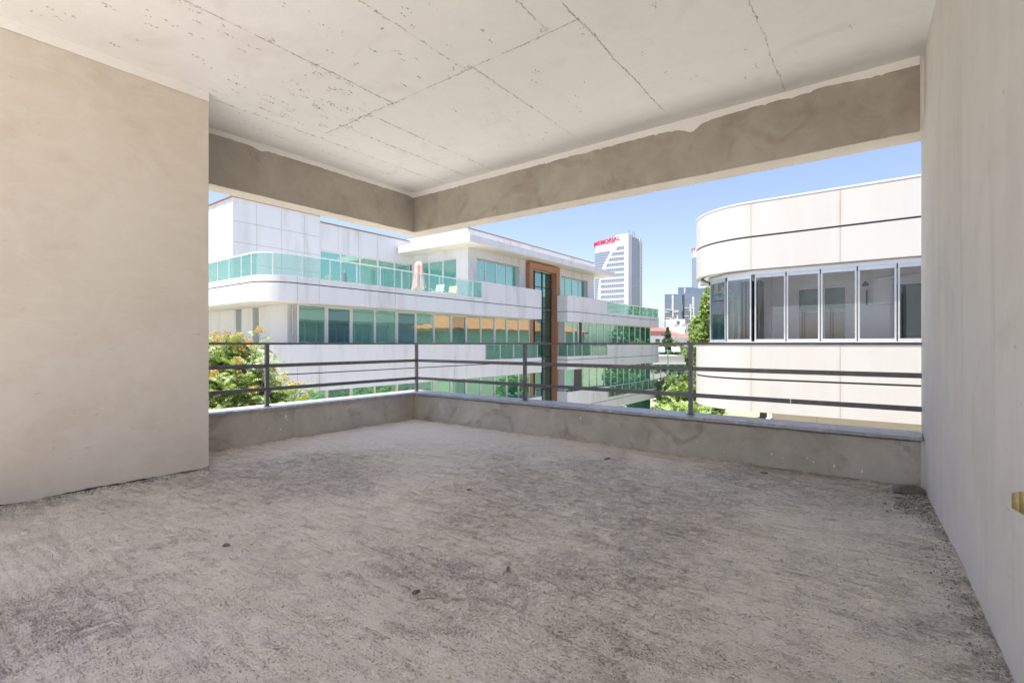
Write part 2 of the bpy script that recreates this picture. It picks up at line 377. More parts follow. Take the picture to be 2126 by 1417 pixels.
    me.vertices.add(len(co)); me.vertices.foreach_set("co", co.ravel().astype(np.float32))
    me.loops.add(nf * 4); me.loops.foreach_set("vertex_index", quads.ravel().astype(np.int32))
    me.polygons.add(nf); me.polygons.foreach_set("loop_start", (np.arange(nf) * 4).astype(np.int32))
    me.polygons.foreach_set("use_smooth", np.ones(nf, bool)); me.update(calc_edges=True)
    for nm, arr in (("dirt", dirt), ("dark", dark), ("smooth_lit", smooth_lit_zone), ("rough", rough)):
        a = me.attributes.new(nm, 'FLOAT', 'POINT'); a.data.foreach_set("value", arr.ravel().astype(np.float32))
    me.materials.append(M_FLOOR); o = bpy.data.objects.new("floor", me); COL.objects.link(o)
    tag(o, "rough unfinished grey concrete floor slab of the empty room", "floor", kind="structure")
m, t, b = nt("raw screed"); M_FLOOR = m
v = coords(t); at = lambda n_: [setattr(q := node(t, "ShaderNodeAttribute"), 'attribute_name', n_), q.outputs['Fac']][1]
f1 = noise(t, v, 1.6, 6, 0.6, 0.4); f2 = noise(t, v, 150, 4, 0.7); f3 = noise(t, v, 26, 4, 0.65)
vr = coords(t, (1, 1.9, 1), (0, 0, -0.12)); sp1 = noise(t, vr, 78, 9, 0.82, 0.0); sp2 = noise(t, vr, 190, 6, 0.8, 0.0)
vd = coords(t, (1, 7, 1), (0, 0, -0.12)); drg = noise(t, vd, 4.5, 8, 0.7, 0.4)            # scrape marks of the levelling board
pat = noise(t, v, 2.6, 10, 0.72, 1.4); pat2 = noise(t, v, 7.5, 8, 0.7, 0.8); smr = noise(t, coords(t, (1, 1.6, 1), (0, 0, .5)), 1.7, 7, 0.66, 1.2)
rgh = at("rough"); dens = maths(t, 'ADD', maths(t, 'MULTIPLY', maths(t, 'SUBTRACT', pat2, 0.5), 0.15), maths(t, 'MULTIPLY', maths(t, 'SUBTRACT', drg, 0.5), 0.14))
thr = maths(t, 'SUBTRACT', maths(t, 'ADD', maths(t, 'SUBTRACT', 0.562, maths(t, 'MULTIPLY', rgh, 0.025)), maths(t, 'MULTIPLY', at("smooth_lit"), 0.075)), dens)
k1 = maths(t, 'MULTIPLY', maths(t, 'SUBTRACT', sp1, thr), 12.0, True); k2 = maths(t, 'MULTIPLY', maths(t, 'SUBTRACT', sp2, maths(t, 'ADD', thr, 0.01)), 10.0, True)
spk = maths(t, 'MAXIMUM', k1, maths(t, 'MULTIPLY', k2, 0.7))
c0 = ramp(t, maths(t, 'ADD', maths(t, 'MULTIPLY', f1, 0.6), maths(t, 'MULTIPLY', f3, 0.4)), [(0.3, (0.73, 0.66, 0.55)), (0.5, (0.81, 0.75, 0.645)), (0.72, (0.86, 0.815, 0.725))])
c0 = mix(t, maths(t, 'MULTIPLY', at("smooth_lit"), 0.7), c0, (0.86, 0.82, 0.76))  # colour lightened towards the corner to imitate skylight on the floor
c0 = mix(t, maths(t, 'MULTIPLY', ramp(t, smr, [(0.53, 0.0), (0.60, 1.0)]), 0.35), c0, (0.76, 0.715, 0.66))
c0 = mix(t, maths(t, 'MULTIPLY', ramp(t, pat, [(0.56, 0.0), (0.63, 1.0)]), maths(t, 'SUBTRACT', 0.16, maths(t, 'MULTIPLY', at("smooth_lit"), 0.12))), c0, (0.36, 0.30, 0.245))
c0 = mix(t, maths(t, 'MULTIPLY', ramp(t, drg, [(0.55, 0.0), (0.66, 1.0)]), 0.16), c0, (0.42, 0.36, 0.30))  # scrape grooves darkened by colour, replacing weak relief shading
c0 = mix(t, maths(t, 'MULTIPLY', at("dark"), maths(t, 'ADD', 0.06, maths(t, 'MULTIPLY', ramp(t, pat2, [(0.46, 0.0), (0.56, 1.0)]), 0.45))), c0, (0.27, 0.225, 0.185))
c0 = mix(t, maths(t, 'MULTIPLY', at("dirt"), 0.28), c0, (0.25, 0.205, 0.17))
c0 = mix(t, maths(t, 'MULTIPLY', spk, 0.66), c0, (0.36, 0.275, 0.19))  # brown pits, darkened in colour because their relief shades weakly
c0 = mix(t, maths(t, 'MULTIPLY', ramp(t, f2, [(0.60, 0.0), (0.72, 1.0)]), 0.4), c0, (0.72, 0.69, 0.65))
t.links.new(c0, b.inputs['Base Color']); b.inputs['Roughness'].default_value = 0.9; b.inputs['Specular IOR Level'].default_value = 0.2
hh = maths(t, 'SUBTRACT', maths(t, 'ADD', maths(t, 'MULTIPLY', f2, .5), maths(t, 'ADD', f3, drg)), maths(t, 'MULTIPLY', spk, 0.9))
bump(t, b, hh, 1.0, 0.012)
build_floor()

# ---- ceiling: slab, formwork burrs, pock marks
mb = MB(); mb.box(-5.44, 0.9, BACK, 4.88, CE, CE + 0.32, 0)
rc = random.Random(11)
def chip(x, y, lx, ly, h, mi=1):
    """a small jagged burr hanging from the soffit"""
    n = rc.randint(5, 7); pts = []
    for q in range(n):
        a = 2 * math.pi * q / n; r = rc.uniform(0.5, 1.1); pts.append((x + math.cos(a) * lx * r, y + math.sin(a) * ly * r, CE - 0.0006))
    apex = (x + rc.uniform(-.3, .3) * lx, y + rc.uniform(-.3, .3) * ly, CE - h)
    for q in range(n): mb.face([pts[(q + 1) % n], pts[q], apex], mi)
seams = [('x', -3.385, 1.0, 2.80, 1.0), ('y', 2.78, -4.37, -1.55, 1.0), ('x', -2.535, 1.5, 2.78, 0.55), ('x', -2.47, 2.78, 4.58, 0.7), ('x', -1.776, 2.2, 2.75, 0.9),
         ('x', -1.56, 2.3, 4.35, 0.9), ('x', -0.64, 2.9, 4.60, 0.7), ('x', -3.73, 2.80, 4.58, 0.8), ('x', -4.13, 2.9, 4.60, 0.8), ('x', -4.40, 1.7, 2.85, 0.5), ('x', -4.56, 1.6, 4.60, 0.55), ('y', 1.3, -1.4, 0.2, 0.35), ('x', -4.85, 1.7, 4.4, 0.3)]
for ax, k, a, bb, den in seams:
    q = a
    while q < bb:
        stepq = rc.uniform(0.006, 0.03); dens = den * (0.35 + 0.9 * float(vnoise(np.array(q * 4.0), np.array(k * 7.0))))
        if rc.random() < dens:
            w = rc.uniform(0.0012, 0.0035) * (0.6 + den) ; l = rc.uniform(0.008, 0.028); o_ = rc.gauss(0, 0.004) + 0.006 * math.sin(q * 9)
            if ax == 'x': chip(k + o_, q, w, l, rc.uniform(0.002, 0.006))
            else: chip(q, k + o_, l, w, rc.uniform(0.002, 0.006))
        q += stepq
for ax, k, a, bb, den in seams:      # the fine continuous ridge between two boards
    q = a; pts = []
    while q < bb: pts.append((q, k + rc.gauss(0, .0018) + .004 * math.sin(q * 9 + k), rc.uniform(.0004, .0013) * (0.5 + den))); q += .03
    for (q0, o0, w0), (q1, o1, w1) in zip(pts, pts[1:]):
        P_ = [(o0 - w0, q0), (o0 + w0, q0), (o1 + w1, q1), (o1 - w1, q1)]
        if ax == 'y': P_ = [(b_, a_) for a_, b_ in P_]
        mb.face([(x_, y_, CE - .0012) for x_, y_ in P_], 1)
for (cx_, cy_) in [(-3.39, 2.78), (-2.50, 2.77), (-3.75, 2.79), (-1.776, 2.74), (-4.1, 2.84), (-3.38, 2.05), (-3.36, 1.7)]:
    for _ in range(26): chip(cx_ + rc.gauss(0, 0.03), cy_ + rc.gauss(0, 0.016), rc.uniform(.002, .009), rc.uniform(.002, .006), rc.uniform(.002, .006))
def pocks(n, xr, yr, spread, cl=9):
    for _ in range(n):
        px, py = rc.uniform(*xr), rc.uniform(*yr); k_ = rc.randint(1, cl)
        for _ in range(k_):
            chip(px + rc.gauss(0, spread * 0.5), py + rc.gauss(0, spread * 1.5), rc.uniform(.0018, .006), rc.uniform(.003, .013), rc.uniform(.002, .006), 3 if rc.random() < .7 else 2)
pocks(60, (-4.4, -3.4), (0.6, 2.7), 0.018, 10); pocks(45, (-3.4, -2.0), (0.8, 2.75), 0.014, 7); pocks(34, (-3.4, -1.0), (2.8, 4.5), 0.014, 6)
pocks(26, (-1.6, 0.2), (1.6, 4.4), 0.016, 6); pocks(16, (-5.0, -4.4), (1.8, 4.5), 0.014, 4); pocks(22, (-4.4, -3.5), (2.0, 2.8), 0.02, 12)
ceil = mb.build("ceiling", [M_CEIL, M_SEAM, M_PAINT, simple("air hole rim", (0.36, 0.335, 0.305), 0.95, var=0.35, scale=40)]); tag(ceil, "off white concrete ceiling with formwork seams and pock marks", "ceiling", kind="structure")

# ---- ragged bands: outline in the plane of a wall with an uneven lower edge
def ragged(p0, p1, z0, z1, out, th, amp, seed, z0b=None, drips=0.0, bumps=(), step=0.022):
    rr = random.Random(seed); p0, p1 = Vector(p0), Vector(p1); L = (p1 - p0).length; n = int(L / step)
    low = []; drift = 0.0
    for i in range(n + 1):
        f = i / n; drift = 0.72 * drift + rr.gauss(0, amp * 0.42); z = z0 + ((z0b if z0b is not None else z0) - z0) * f + drift + rr.gauss(0, amp * 0.18) - sum(d_ * math.exp(-((f - c_) / w_) ** 2) for c_, w_, d_ in bumps)
        if rr.random() < drips: z -= rr.uniform(0.3, 1.6) * amp * 2
        p = p0.lerp(p1, f); low.append((p.x, p.y, z))
    mbx = MB(); ox, oy = out[0] * th, out[1] * th
    for i in range(n):
        a, b_ = low[i], low[i + 1]
        ta, tb = (a[0], a[1], z1), (b_[0], b_[1], z1)
        o_ = lambda p: (p[0] + ox, p[1] + oy, p[2])
        mbx.face([o_(a), o_(b_), o_(tb), o_(ta)]); mbx.face([a, b_, o_(b_), o_(a)])
    a = low[0]; mbx.face([a, (a[0] + ox, a[1] + oy, a[2]), (a[0] + ox, a[1] + oy, z1), (a[0], a[1], z1)])
    a = low[-1]; mbx.face([a, (a[0] + ox, a[1] + oy, a[2]), (a[0] + ox, a[1] + oy, z1), (a[0], a[1], z1)])
    return mbx

# ---- left wall (thick pier, plaster skin that stops ragged above the floor)
lw = thing("plastered_wall", "beige plastered wall on the left with a ragged lower edge", "wall", (-4.9, 0, FL))
MB().box(-5.44, -4.505, BACK, 1.72, FL - 0.05, CE + 0.01).build("masonry", M_CREVICE, lw)
sk = ragged((-4.50, BACK), (-4.50, 1.742), FL + 0.022, CE - 0.001, (1, 0), 0.022, 0.006, 5)
sk.face([(-4.478, 1.742, FL + 0.02), (-5.44, 1.742, FL + 0.02), (-5.44, 1.742, CE - 0.001), (-4.478, 1.742, CE - 0.001)])
sk.build("plaster_coat", M_WALL_L, lw)
ragged((-4.474, BACK), (-4.474, 1.742), CE - 0.075, CE - 0.001, (1, 0), 0.002, 0.002, 8).build("paint_edge", M_PAINT, lw)
# ---- right wall
rw = thing("plastered_wall", "pale grey plastered wall close by on the right edge of the room", "wall", (0.4, 1.0, FL))
mbx = MB(); mbx.ribbon([(x, y) for x, y in reversed(RW)], FL - 0.03, CE - 0.001, 0.34)
mbx.build("plaster_coat", M_WALL_R, rw)
# ---- edge beam
bm_ = thing("concrete_beam", "brown rendered concrete beam bent round the open corner under the ceiling", "beam", (CX, CY, 1.54))
mbx = MB(); mbx.prism([(CX - .02, 1.70), (CX - .02, CY + .02), (0.30, CY + .02), (0.30, CY + .26), (CX - .26, CY + .26), (CX - .26, 1.70)], 1.548, CE - 0.001)
mbx.build("outer_face", M_STUCCO, bm_)
ragged((CX - .021, 1.70), (CX - .021, CY + .021), 1.545, CE - 0.001, (1, 0), 0.021, 0.0018, 21).build("render_coat", M_RENDER, bm_)
ragged((CX + .0005, CY + .021), (0.222, CY + .021), 1.545, CE - 0.001, (0, -1), 0.021, 0.0018, 22).build("render_coat", M_RENDER, bm_)
ragged((CX + .001, 1.72), (CX + .001, CY - .001), CE - 0.055, CE - 0.001, (1, 0), 0.004, 0.003, 23, drips=0.10, bumps=((.27, .02, .02), (.985, .01, .02))).build("paint_edge", M_PAINT, bm_)
ragged((CX + .004, CY - .001), (0.222, CY - .001), CE - 0.066, CE - 0.001, (0, -1), 0.004, 0.0038, 24, drips=0.10, bumps=((.70, .012, .05), (.685, .03, .02), (.80, .05, -.012), (.9, .03, -.02))).build("paint_edge", M_PAINT, bm_)
# ---- parapet
pp = thing("parapet_wall", "low grey rendered parapet round the corner with marble coping", "wall", (CX, CY, FL))
mbx = MB(); mbx.prism([(CX, 1.70), (CX, CY), (0.228, CY), (0.228, CY + .25), (CX - .25, CY + .25), (CX - .25, 1.70)], FL - 0.35, -0.703)
mbx.build("render_coat", M_RENDER2, pp)
cz0, cz1 = -0.700, -0.674
for (y0, y1) in [(1.745, 2.9), (2.903, 4.587)]:
    MB().prism([(CX - .285, y0), (CX + .03, y0), (CX + .03, y1), (CX - .285, y1)], cz0, cz1).build("coping_slab", M_MARBLE, pp)
for k, (x0, x1) in enumerate([(CX - .285, -3.95), (-3.947, -2.62), (-2.617, -1.28), (-1.277, 0.236)]):
    MB().prism([(x0, CY - .03), (x1, CY - .03), (x1, CY + .285), (x0, CY + .285)], cz0, cz1).build("coping_slab", M_MARBLE, pp)
# mortar bed smeared under the coping
ragged((-5.1, CY - .0005), (0.222, CY - .0005), -0.716, -0.701, (0, -1), 0.006, 0.003, 31).build("mortar_bed", M_CREVICE, pp)
# splashes of white paint on the render
rs = random.Random(5); mbx = MB()
for (x, y, z, l) in [(-2.57, CY, -.80, .05), (-0.30, CY, -.97, .06), (-0.12, CY, -.985, .05), (-0.48, CY, -.93, .02), (-1.12, CY, -.96, .012), (-0.74, CY, -.93, .018), (-.44, CY, -.955, .02), (-0.66, CY, -.955, .012), (-2.0, CY, -.95, .012), (-1.35, CY, -.9, .01)]:
    pts = [(x + rs.uniform(-.004, .004) + (.008 if q in (1, 2) else -.004), y - .0015, z + l * (0.5 - q / 5 if q < 3 else -0.5 + (q - 2) / 4)) for q in range(5)]
    mbx.extrude(pts, (0, 0.001, 0))
for (y, z, l) in [(2.78, -.80, .05), (2.80, -.83, .02), (2.72, -.93, .03), (3.2, -.87, .012), (2.6, -.9, .01)]:
    pts = [(CX + .0015, y + rs.uniform(-.004, .004) + (.010 if q in (1, 2) else -.005), z + l * (0.5 - q / 5 if q < 3 else -0.5 + (q - 2) / 4)) for q in range(5)]
    mbx.extrude(pts, (-.001, 0, 0))
mbx.build("paint_splash", M_PAINT, pp)

MB().box(0.221, 0.262, CY + .004, CY + .24, FL - .3, -.703).build('plaster_return', M_WALL_R, pp)
MB().box(0.223, 0.262, CY + .004, CY + .24, 1.552, CE - .002).build('plaster_return', M_WALL_R, bm_)
# ---- balcony railing
rl = thing("balcony_railing", "charcoal metal railing with two cross bars fixed on the parapet corner", "railing", (-5.28, 4.76, cz1))
RX, RY = -5.285, 4.755
for (x, y) in [(RX, RY), (-3.39, RY), (-1.45, RY)]:
    p = MB().box(x - .018, x + .018, y - .018, y + .018, cz1, -0.0125).build("post", M_RAIL, rl)
    MB().box(x - .03, x + .03, y - .03, y + .03, cz1 + .0005, cz1 + .006).build("base_plate", M_RAIL, p)
p = MB().box(RX - .018, RX + .018, 2.61, 2.646, cz1, -0.0125).build("post", M_RAIL, rl)
MB().box(RX - .03, RX + .03, 2.60, 2.66, cz1 + .0005, cz1 + .006).build("base_plate", M_RAIL, p)
mbx = MB().prism([(RX - .026, 1.745), (RX + .026, 1.745), (RX + .026, RY - .026), (0.24, RY - .026), (0.24, RY + .026), (RX - .026, RY + .026)], -0.012, 0.010)
tr_ = mbx.build("top_rail", M_RAIL, rl)
MB().box(-4.98, -4.80, RY - .0275, RY - .0262, -0.0105, 0.002).build("rust_patch", M_RUST, tr_)
for z in (-0.239, -0.489):
    MB().box(RX - .008, RX + .008, 1.745, 2.609, z - .0195, z + .0195).build("cross_bar", M_RAIL, rl)
    MB().box(RX - .008, RX + .008, 2.647, RY - .019, z - .0195, z + .0195).build("cross_bar", M_RAIL, rl)
    for x0, x1 in ((RX + .019, -3.409), (-3.371, -1.469), (-1.431, 0.24)):
        MB().box(x0, x1, RY - .008, RY + .008, z - .0195, z + .0195).build("cross_bar", M_RAIL, rl)
MB().box(-.62, -.612, RY - .0095, RY + .0095, -0.489 - .021, -0.489 + .021).build("weld_seam", M_ALU, rl)

# ---- things lying about the room
def rock(name, x, y, z, sx, sy, sz, seed, mat, label, group=None, cat="rubble"):
    import bmesh
    r_ = random.Random(seed); bmx = bmesh.new(); bmesh.ops.create_icosphere(bmx, subdivisions=3, radius=1)
    ph = [(Vector((r_.gauss(0, 1), r_.gauss(0, 1), r_.gauss(0, 1))).normalized(), r_.uniform(.45, .95)) for _ in range(9)]
    for v_ in bmx.verts:
        d = v_.co.copy()
        for nrm, h in ph:
            q = d.dot(nrm)
            if q > h: d -= nrm * (q - h)
        d *= 1 + r_.uniform(-.05, .05); v_.co = Vector((d.x * sx, d.y * sy, max(d.z, -.5) * sz))
    me = bpy.data.meshes.new(name); bmx.to_mesh(me); bmx.free(); me.materials.append(mat)
    o = bpy.data.objects.new(name, me); COL.objects.link(o); o.location = (x, y, z + sz * .42); o.rotation_euler[2] = r_.uniform(0, 6)
    return tag(o, label, cat, group)
M_CHUNK = mottled("broken mortar", [(0.3, (0.27, 0.25, 0.225)), (0.7, (0.50, 0.475, 0.44))], s1=6, s2=24, bscale=90, bstr=0.8, bdist=0.006)
M_CHUNKD = mottled("dark mortar crumb", [(0.3, (0.12, 0.105, 0.09)), (0.7, (0.25, 0.22, 0.19))], s1=6, s2=24, bscale=90, bstr=0.8, bdist=0.004)
rock("mortar_lump", 0.15, 4.39, FL + .006, .095, .075, .05, 3, M_CHUNKD, "large flat mortar lump in the corner below the end of the parapet")
rock("mortar_lump", 0.10, 4.24, FL + .006, .045, .028, .018, 4, M_CHUNK, "small mortar lump just in front of the large one by the parapet end")
rock("mortar_crumb", -2.70, 1.13, FL + .004, .022, .017, .013, 6, M_CHUNKD, "dark mortar crumb on the open floor at the left")
rock("mortar_crumb", -1.56, 1.40, FL + .002, .024, .012, .012, 7, M_CHUNKD, "dark mortar crumb at the end of the gouge in the middle floor")
rock("mortar_crumb", -2.36, 2.62, FL + .004, .02, .013, .008, 8, M_CHUNKD, "dark flat crumb in the middle of the floor")
rock("mortar_crumb", -1.98, 4.05, FL + .008, .045, .02, .010, 9, M_CHUNKD, "long dark crumb near the foot of the right parapet")
rock("mortar_crumb", -0.75, 4.38, FL + .008, .04, .012, .008, 10, M_CHUNKD, "thin dark sliver of mortar below the right parapet")
rock("mortar_crumb", -1.38, 1.80, FL + .004, .010, .012, .013, 12, M_CHUNKD, "tiny upright crumb right of the floor gouge")
# grit swept against the foot of the walls: nobody could count it
rg = random.Random(77); mb = MB()
def grain(x, y, s_):
    k = len(mb.v); z = FL + rg.uniform(0.004, 0.016)
    for q in range(6):
        d = [(1, 0, 0), (-1, 0, 0), (0, 1, 0), (0, -1, 0), (0, 0, 1), (0, 0, -1)][q]
        mb.v.append((x + d[0] * s_ * rg.uniform(.5, 1.3), y + d[1] * s_ * rg.uniform(.5, 1.3), z + d[2] * s_ * rg.uniform(.4, .9)))
    for q in ((0, 2, 4), (2, 1, 4), (1, 3, 4), (3, 0, 4), (2, 0, 5), (1, 2, 5), (3, 1, 5), (0, 3, 5)):
        mb.f.append(tuple(k + i for i in q)); mb.m.append(rg.choice((0, 0, 1))); mb.sm.append(False)
for _ in range(1500):
    y = rg.uniform(0.6, 4.55); xw = np.interp(y, [p[1] for p in RW], [p[0] for p in RW]); grain(xw - abs(rg.gauss(0, .045)) - .004, y, rg.uniform(.0015, .007))
for _ in range(1100): grain(rg.uniform(-5.1, .2), CY - abs(rg.gauss(0, .035)) - .003, rg.uniform(.0015, .006))
for _ in range(500): grain(CX + abs(rg.gauss(0, .035)) + .003, rg.uniform(1.8, 4.6), rg.uniform(.0015, .006))
for _ in range(700): grain(-4.478 + abs(rg.gauss(0, .04)), rg.uniform(-.2, 1.75), rg.uniform(.002, .008))
for _ in range(4200): grain(rg.uniform(-4.4, .2), .4 + 4.0 * rg.random() ** 1.3, rg.uniform(.001, .0034))
for _ in range(420): grain(.16 + rg.gauss(0, .07), 4.2 + rg.gauss(0, .16), rg.uniform(.002, .013))
tag(mb.build("grit", [M_CHUNK, M_CHUNKD]), "loose mortar grit swept along the foot of the walls", "grit", kind="stuff")
# torn strip of brown tape sticking out from the right wall
mb = MB(); ty, tz = 1.90, -0.415
prof = [(0, -.001), (-.013, .004), (-.024, -.002), (-.034, .006)]
edge_t = [.006, .010, .002, -.012]; edge_b = [-.060, -.058, -.057, -.056]
for i in range(3):
    a, c_ = i, i + 1
    y0, y1 = ty - .02 + i * .035, ty - .02 + (i + 1) * .035
    mb.face([(0.333 + prof[a][0], y0, tz + edge_b[a]), (0.333 + prof[c_][0], y1, tz + edge_b[c_]), (0.333 + prof[c_][0], y1, tz + edge_t[c_]), (0.333 + prof[a][0], y0, tz + edge_t[a])], 0, True)
tp = mb.build("torn_tape", simple("brown packing tape", (0.42, 0.32, 0.12), 0.35, var=0.15, scale=40), None)
sm_ = tp.modifiers.new("t", 'SOLIDIFY'); sm_.thickness = 0.0012
tag(tp, "torn piece of brown tape curling off the right wall", "tape")

# ================================================================== OUR OWN BUILDING AROUND THE ROOM
ab = thing("apartment_building", "beige building that carries the open corner room", "building", (0, 0, GROUND))
mbx = MB(); mbx.box(-5.44, 9, -11, 4.86, GROUND, -1.46); mbx.box(0.72, 9, BACK, 4.86, -1.458, 2.40)
mbx.build("wall", M_STUCCO, ab)
MB().box(-5.43, 0.715, BACK, 4.855, -1.458, -1.12).build("floor_slab", M_STUCCO, ab)
MB().box(-5.50, 9.05, BACK - .05, 4.93, 2.412, 2.75).build("roof", M_STUCCO, ab)
MB().box(-5.43, 8.99, -10.99, BACK - .002, -1.458, FL - .01).build("bounce_terrace_slab", mottled("pale bounce screed", [(0.3, (0.66, 0.62, 0.56)), (0.7, (0.74, 0.70, 0.64))], bscale=30), ab)  # added unseen slab, pale to bounce sunlight into the room
mbx = MB(); mbx.box(-5.44, 9, -11.2, -11.0, -1.458, -.2); mbx.box(8.8, 9, -11.0, BACK - .01, -1.458, -.2)
mbx.build("bounce_terrace_parapet", M_STUCCO, ab)  # added unseen walls round the light-bouncing terrace

# ================================================================== WHITE OFFICE BUILDING ON THE LEFT
A = thing("office_building", "long white office building with green glass bands and a brown portal frame", "building", (-24, 28, GROUND))
ST = 3.68
pathA1 = [(-34.0, 9.35), (-20.2, 9.35)] + arc(-20.2, 10.65, 1.30, -90, 0, 14)[1:] + [(-18.9, 28.5), (-20.3, 28.5)]
pathA2 = [(-20.0, 32.35), (-19.10, 32.35), (-18.9, 32.95), (-18.9, 51.0), (-21.5, 51.0)]
LA1 = 13.8 + path_len(arc(-20.2, 10.65, 1.30, -90, 0, 14))          # running length where the straight front begins
cutsA1 = [1.8 * k for k in range(1, 8)] + [13.8, LA1 - 0.02] + [LA1 + d for d in (0.95, 5.0, 9.15, 11.65, 13.35, 16.9, 17.84)]
cutsA2 = [0.9, 1.53, 3.6, 7.28, 10.6, 14.0, 17.3, 19.58]
def trim(path, s0, s1):
    c = cut_path(path, [s0, s1]); return c[1] if s0 > 0 else c[0]
def fascia(parent, path, cuts, z0, zj, z1, mat, name="fascia", gap=0.014, th=0.10):
    """two courses of panels with open joints over a dark backing"""
    mbx = MB(); segs = cut_path(path, cuts)
    for sg in segs:
        L = path_len(sg)
        if L < 0.08: continue
        g = trim(sg, gap / 2, L - gap / 2) if L > 0.1 else sg
        mbx.ribbon(g, z0, zj - 0.022, th); mbx.ribbon(g, zj + 0.022, z1, th)
    mbx.ribbon(path, z0 + 0.004, z1 - 0.004, th + 0.03, 1) if False else None
    full = path; L = path_len(full)
    inner = []
    P = [Vector(p) for p in full]
    mb2 = MB()
    # backing band, 25 mm behind the panel faces
    off = offset_path(full, 0.025)
    mbx.ribbon(off, z0 + 0.01, z1 - 0.01, th + 0.06, 1)
    return mbx.build(name, [mat, M_JOINT], parent)
def offset_path(path, d):
    P = [Vector(p) for p in path]; n = len(P); out = []
    for i in range(n):
        d0 = (P[i] - P[i - 1]).normalized() if i else (P[1] - P[0]).normalized()
        d1 = (P[i + 1] - P[i]).normalized() if i < n - 1 else d0
        nr = Vector((-d0.y, d0.x)) + Vector((-d1.y, d1.x)); L = nr.length / 2; nr.normalize(); out.append(tuple(P[i] + nr * (d / max(.5, L))))
    return out
def slab(parent, pts, z0, z1, mat=M_SOFFIT, name="balcony_slab"): return MB().prism(pts, z0, z1).build(name, mat, parent)

def balustrade(parent, path, z0, z1, posts, mat_post=M_ALU, rail=0.03):
    """green glass with uprights and a handrail; posts are running lengths"""
    L = path_len(path)
    for a, b_ in zip(posts, posts[1:]):
        sg = trim(path, a + 0.025, b_ - 0.025)
        MB().ribbon(sg, z0 + 0.02, z1 - 0.06, 0.012).build("glass_panel", G_BAL, parent)
    for s_ in posts:
        sg = trim(path, max(0.001, s_ - 0.02), min(L - 0.001, s_ + 0.02))
        MB().ribbon(offset_path(sg, -0.012), z0, z1 - 0.041, 0.045).build("baluster", mat_post, parent)
    sg = trim(path, max(.001, posts[0] - .02), min(L - .001, posts[-1] + .02))
    MB().ribbon(offset_path(sg, -0.018), z1 - 0.04, z1, 0.06).build("handrail", mat_post, parent)

def window_x(parent, x, y0, y1, z0, z1, glass, sash=False, fr=0.055, depth=0.08, mat=M_ALU):
    """window facing +x; the pane is a part of it"""
    f = fr + (0.045 if sash else 0)
    mbx = MB(); xf = x + (0.02 if sash else 0)
    mbx.box(x - depth, xf, y0, y0 + f, z0, z1); mbx.box(x - depth, xf, y1 - f, y1, z0, z1)
    mbx.box(x - depth, xf, y0 + f, y1 - f, z0, z0 + f); mbx.box(x - depth, xf, y0 + f, y1 - f, z1 - f, z1)
    w = mbx.build("window", mat, parent)
    pn = MB().box(x - depth * .75, x - depth * .45, y0 + f, y1 - f, z0 + f, z1 - f).build("pane", glass, w)
    rr = random.Random(int(y0 * 100) + int(z0 * 7))
    pn.rotation_euler = (0, 0, 0)
    return w
def window_y(parent, y, x0, x1, z0, z1, glass, fr=0.055, depth=0.08, mat=M_ALU):
    """window facing -y"""
    mbx = MB(); f = fr
    mbx.box(x0, x0 + f, y, y + depth, z0, z1); mbx.box(x1 - f, x1, y, y + depth, z0, z1)
    mbx.box(x0 + f, x1 - f, y, y + depth, z0, z0 + f); mbx.box(x0 + f, x1 - f, y, y + depth, z1 - f, z1)
    w = mbx.build("window", mat, parent)
    MB().box(x0 + f, x1 - f, y + depth * .4, y + depth * .7, z0 + f, z1 - f).build("pane", glass, w)
    return w

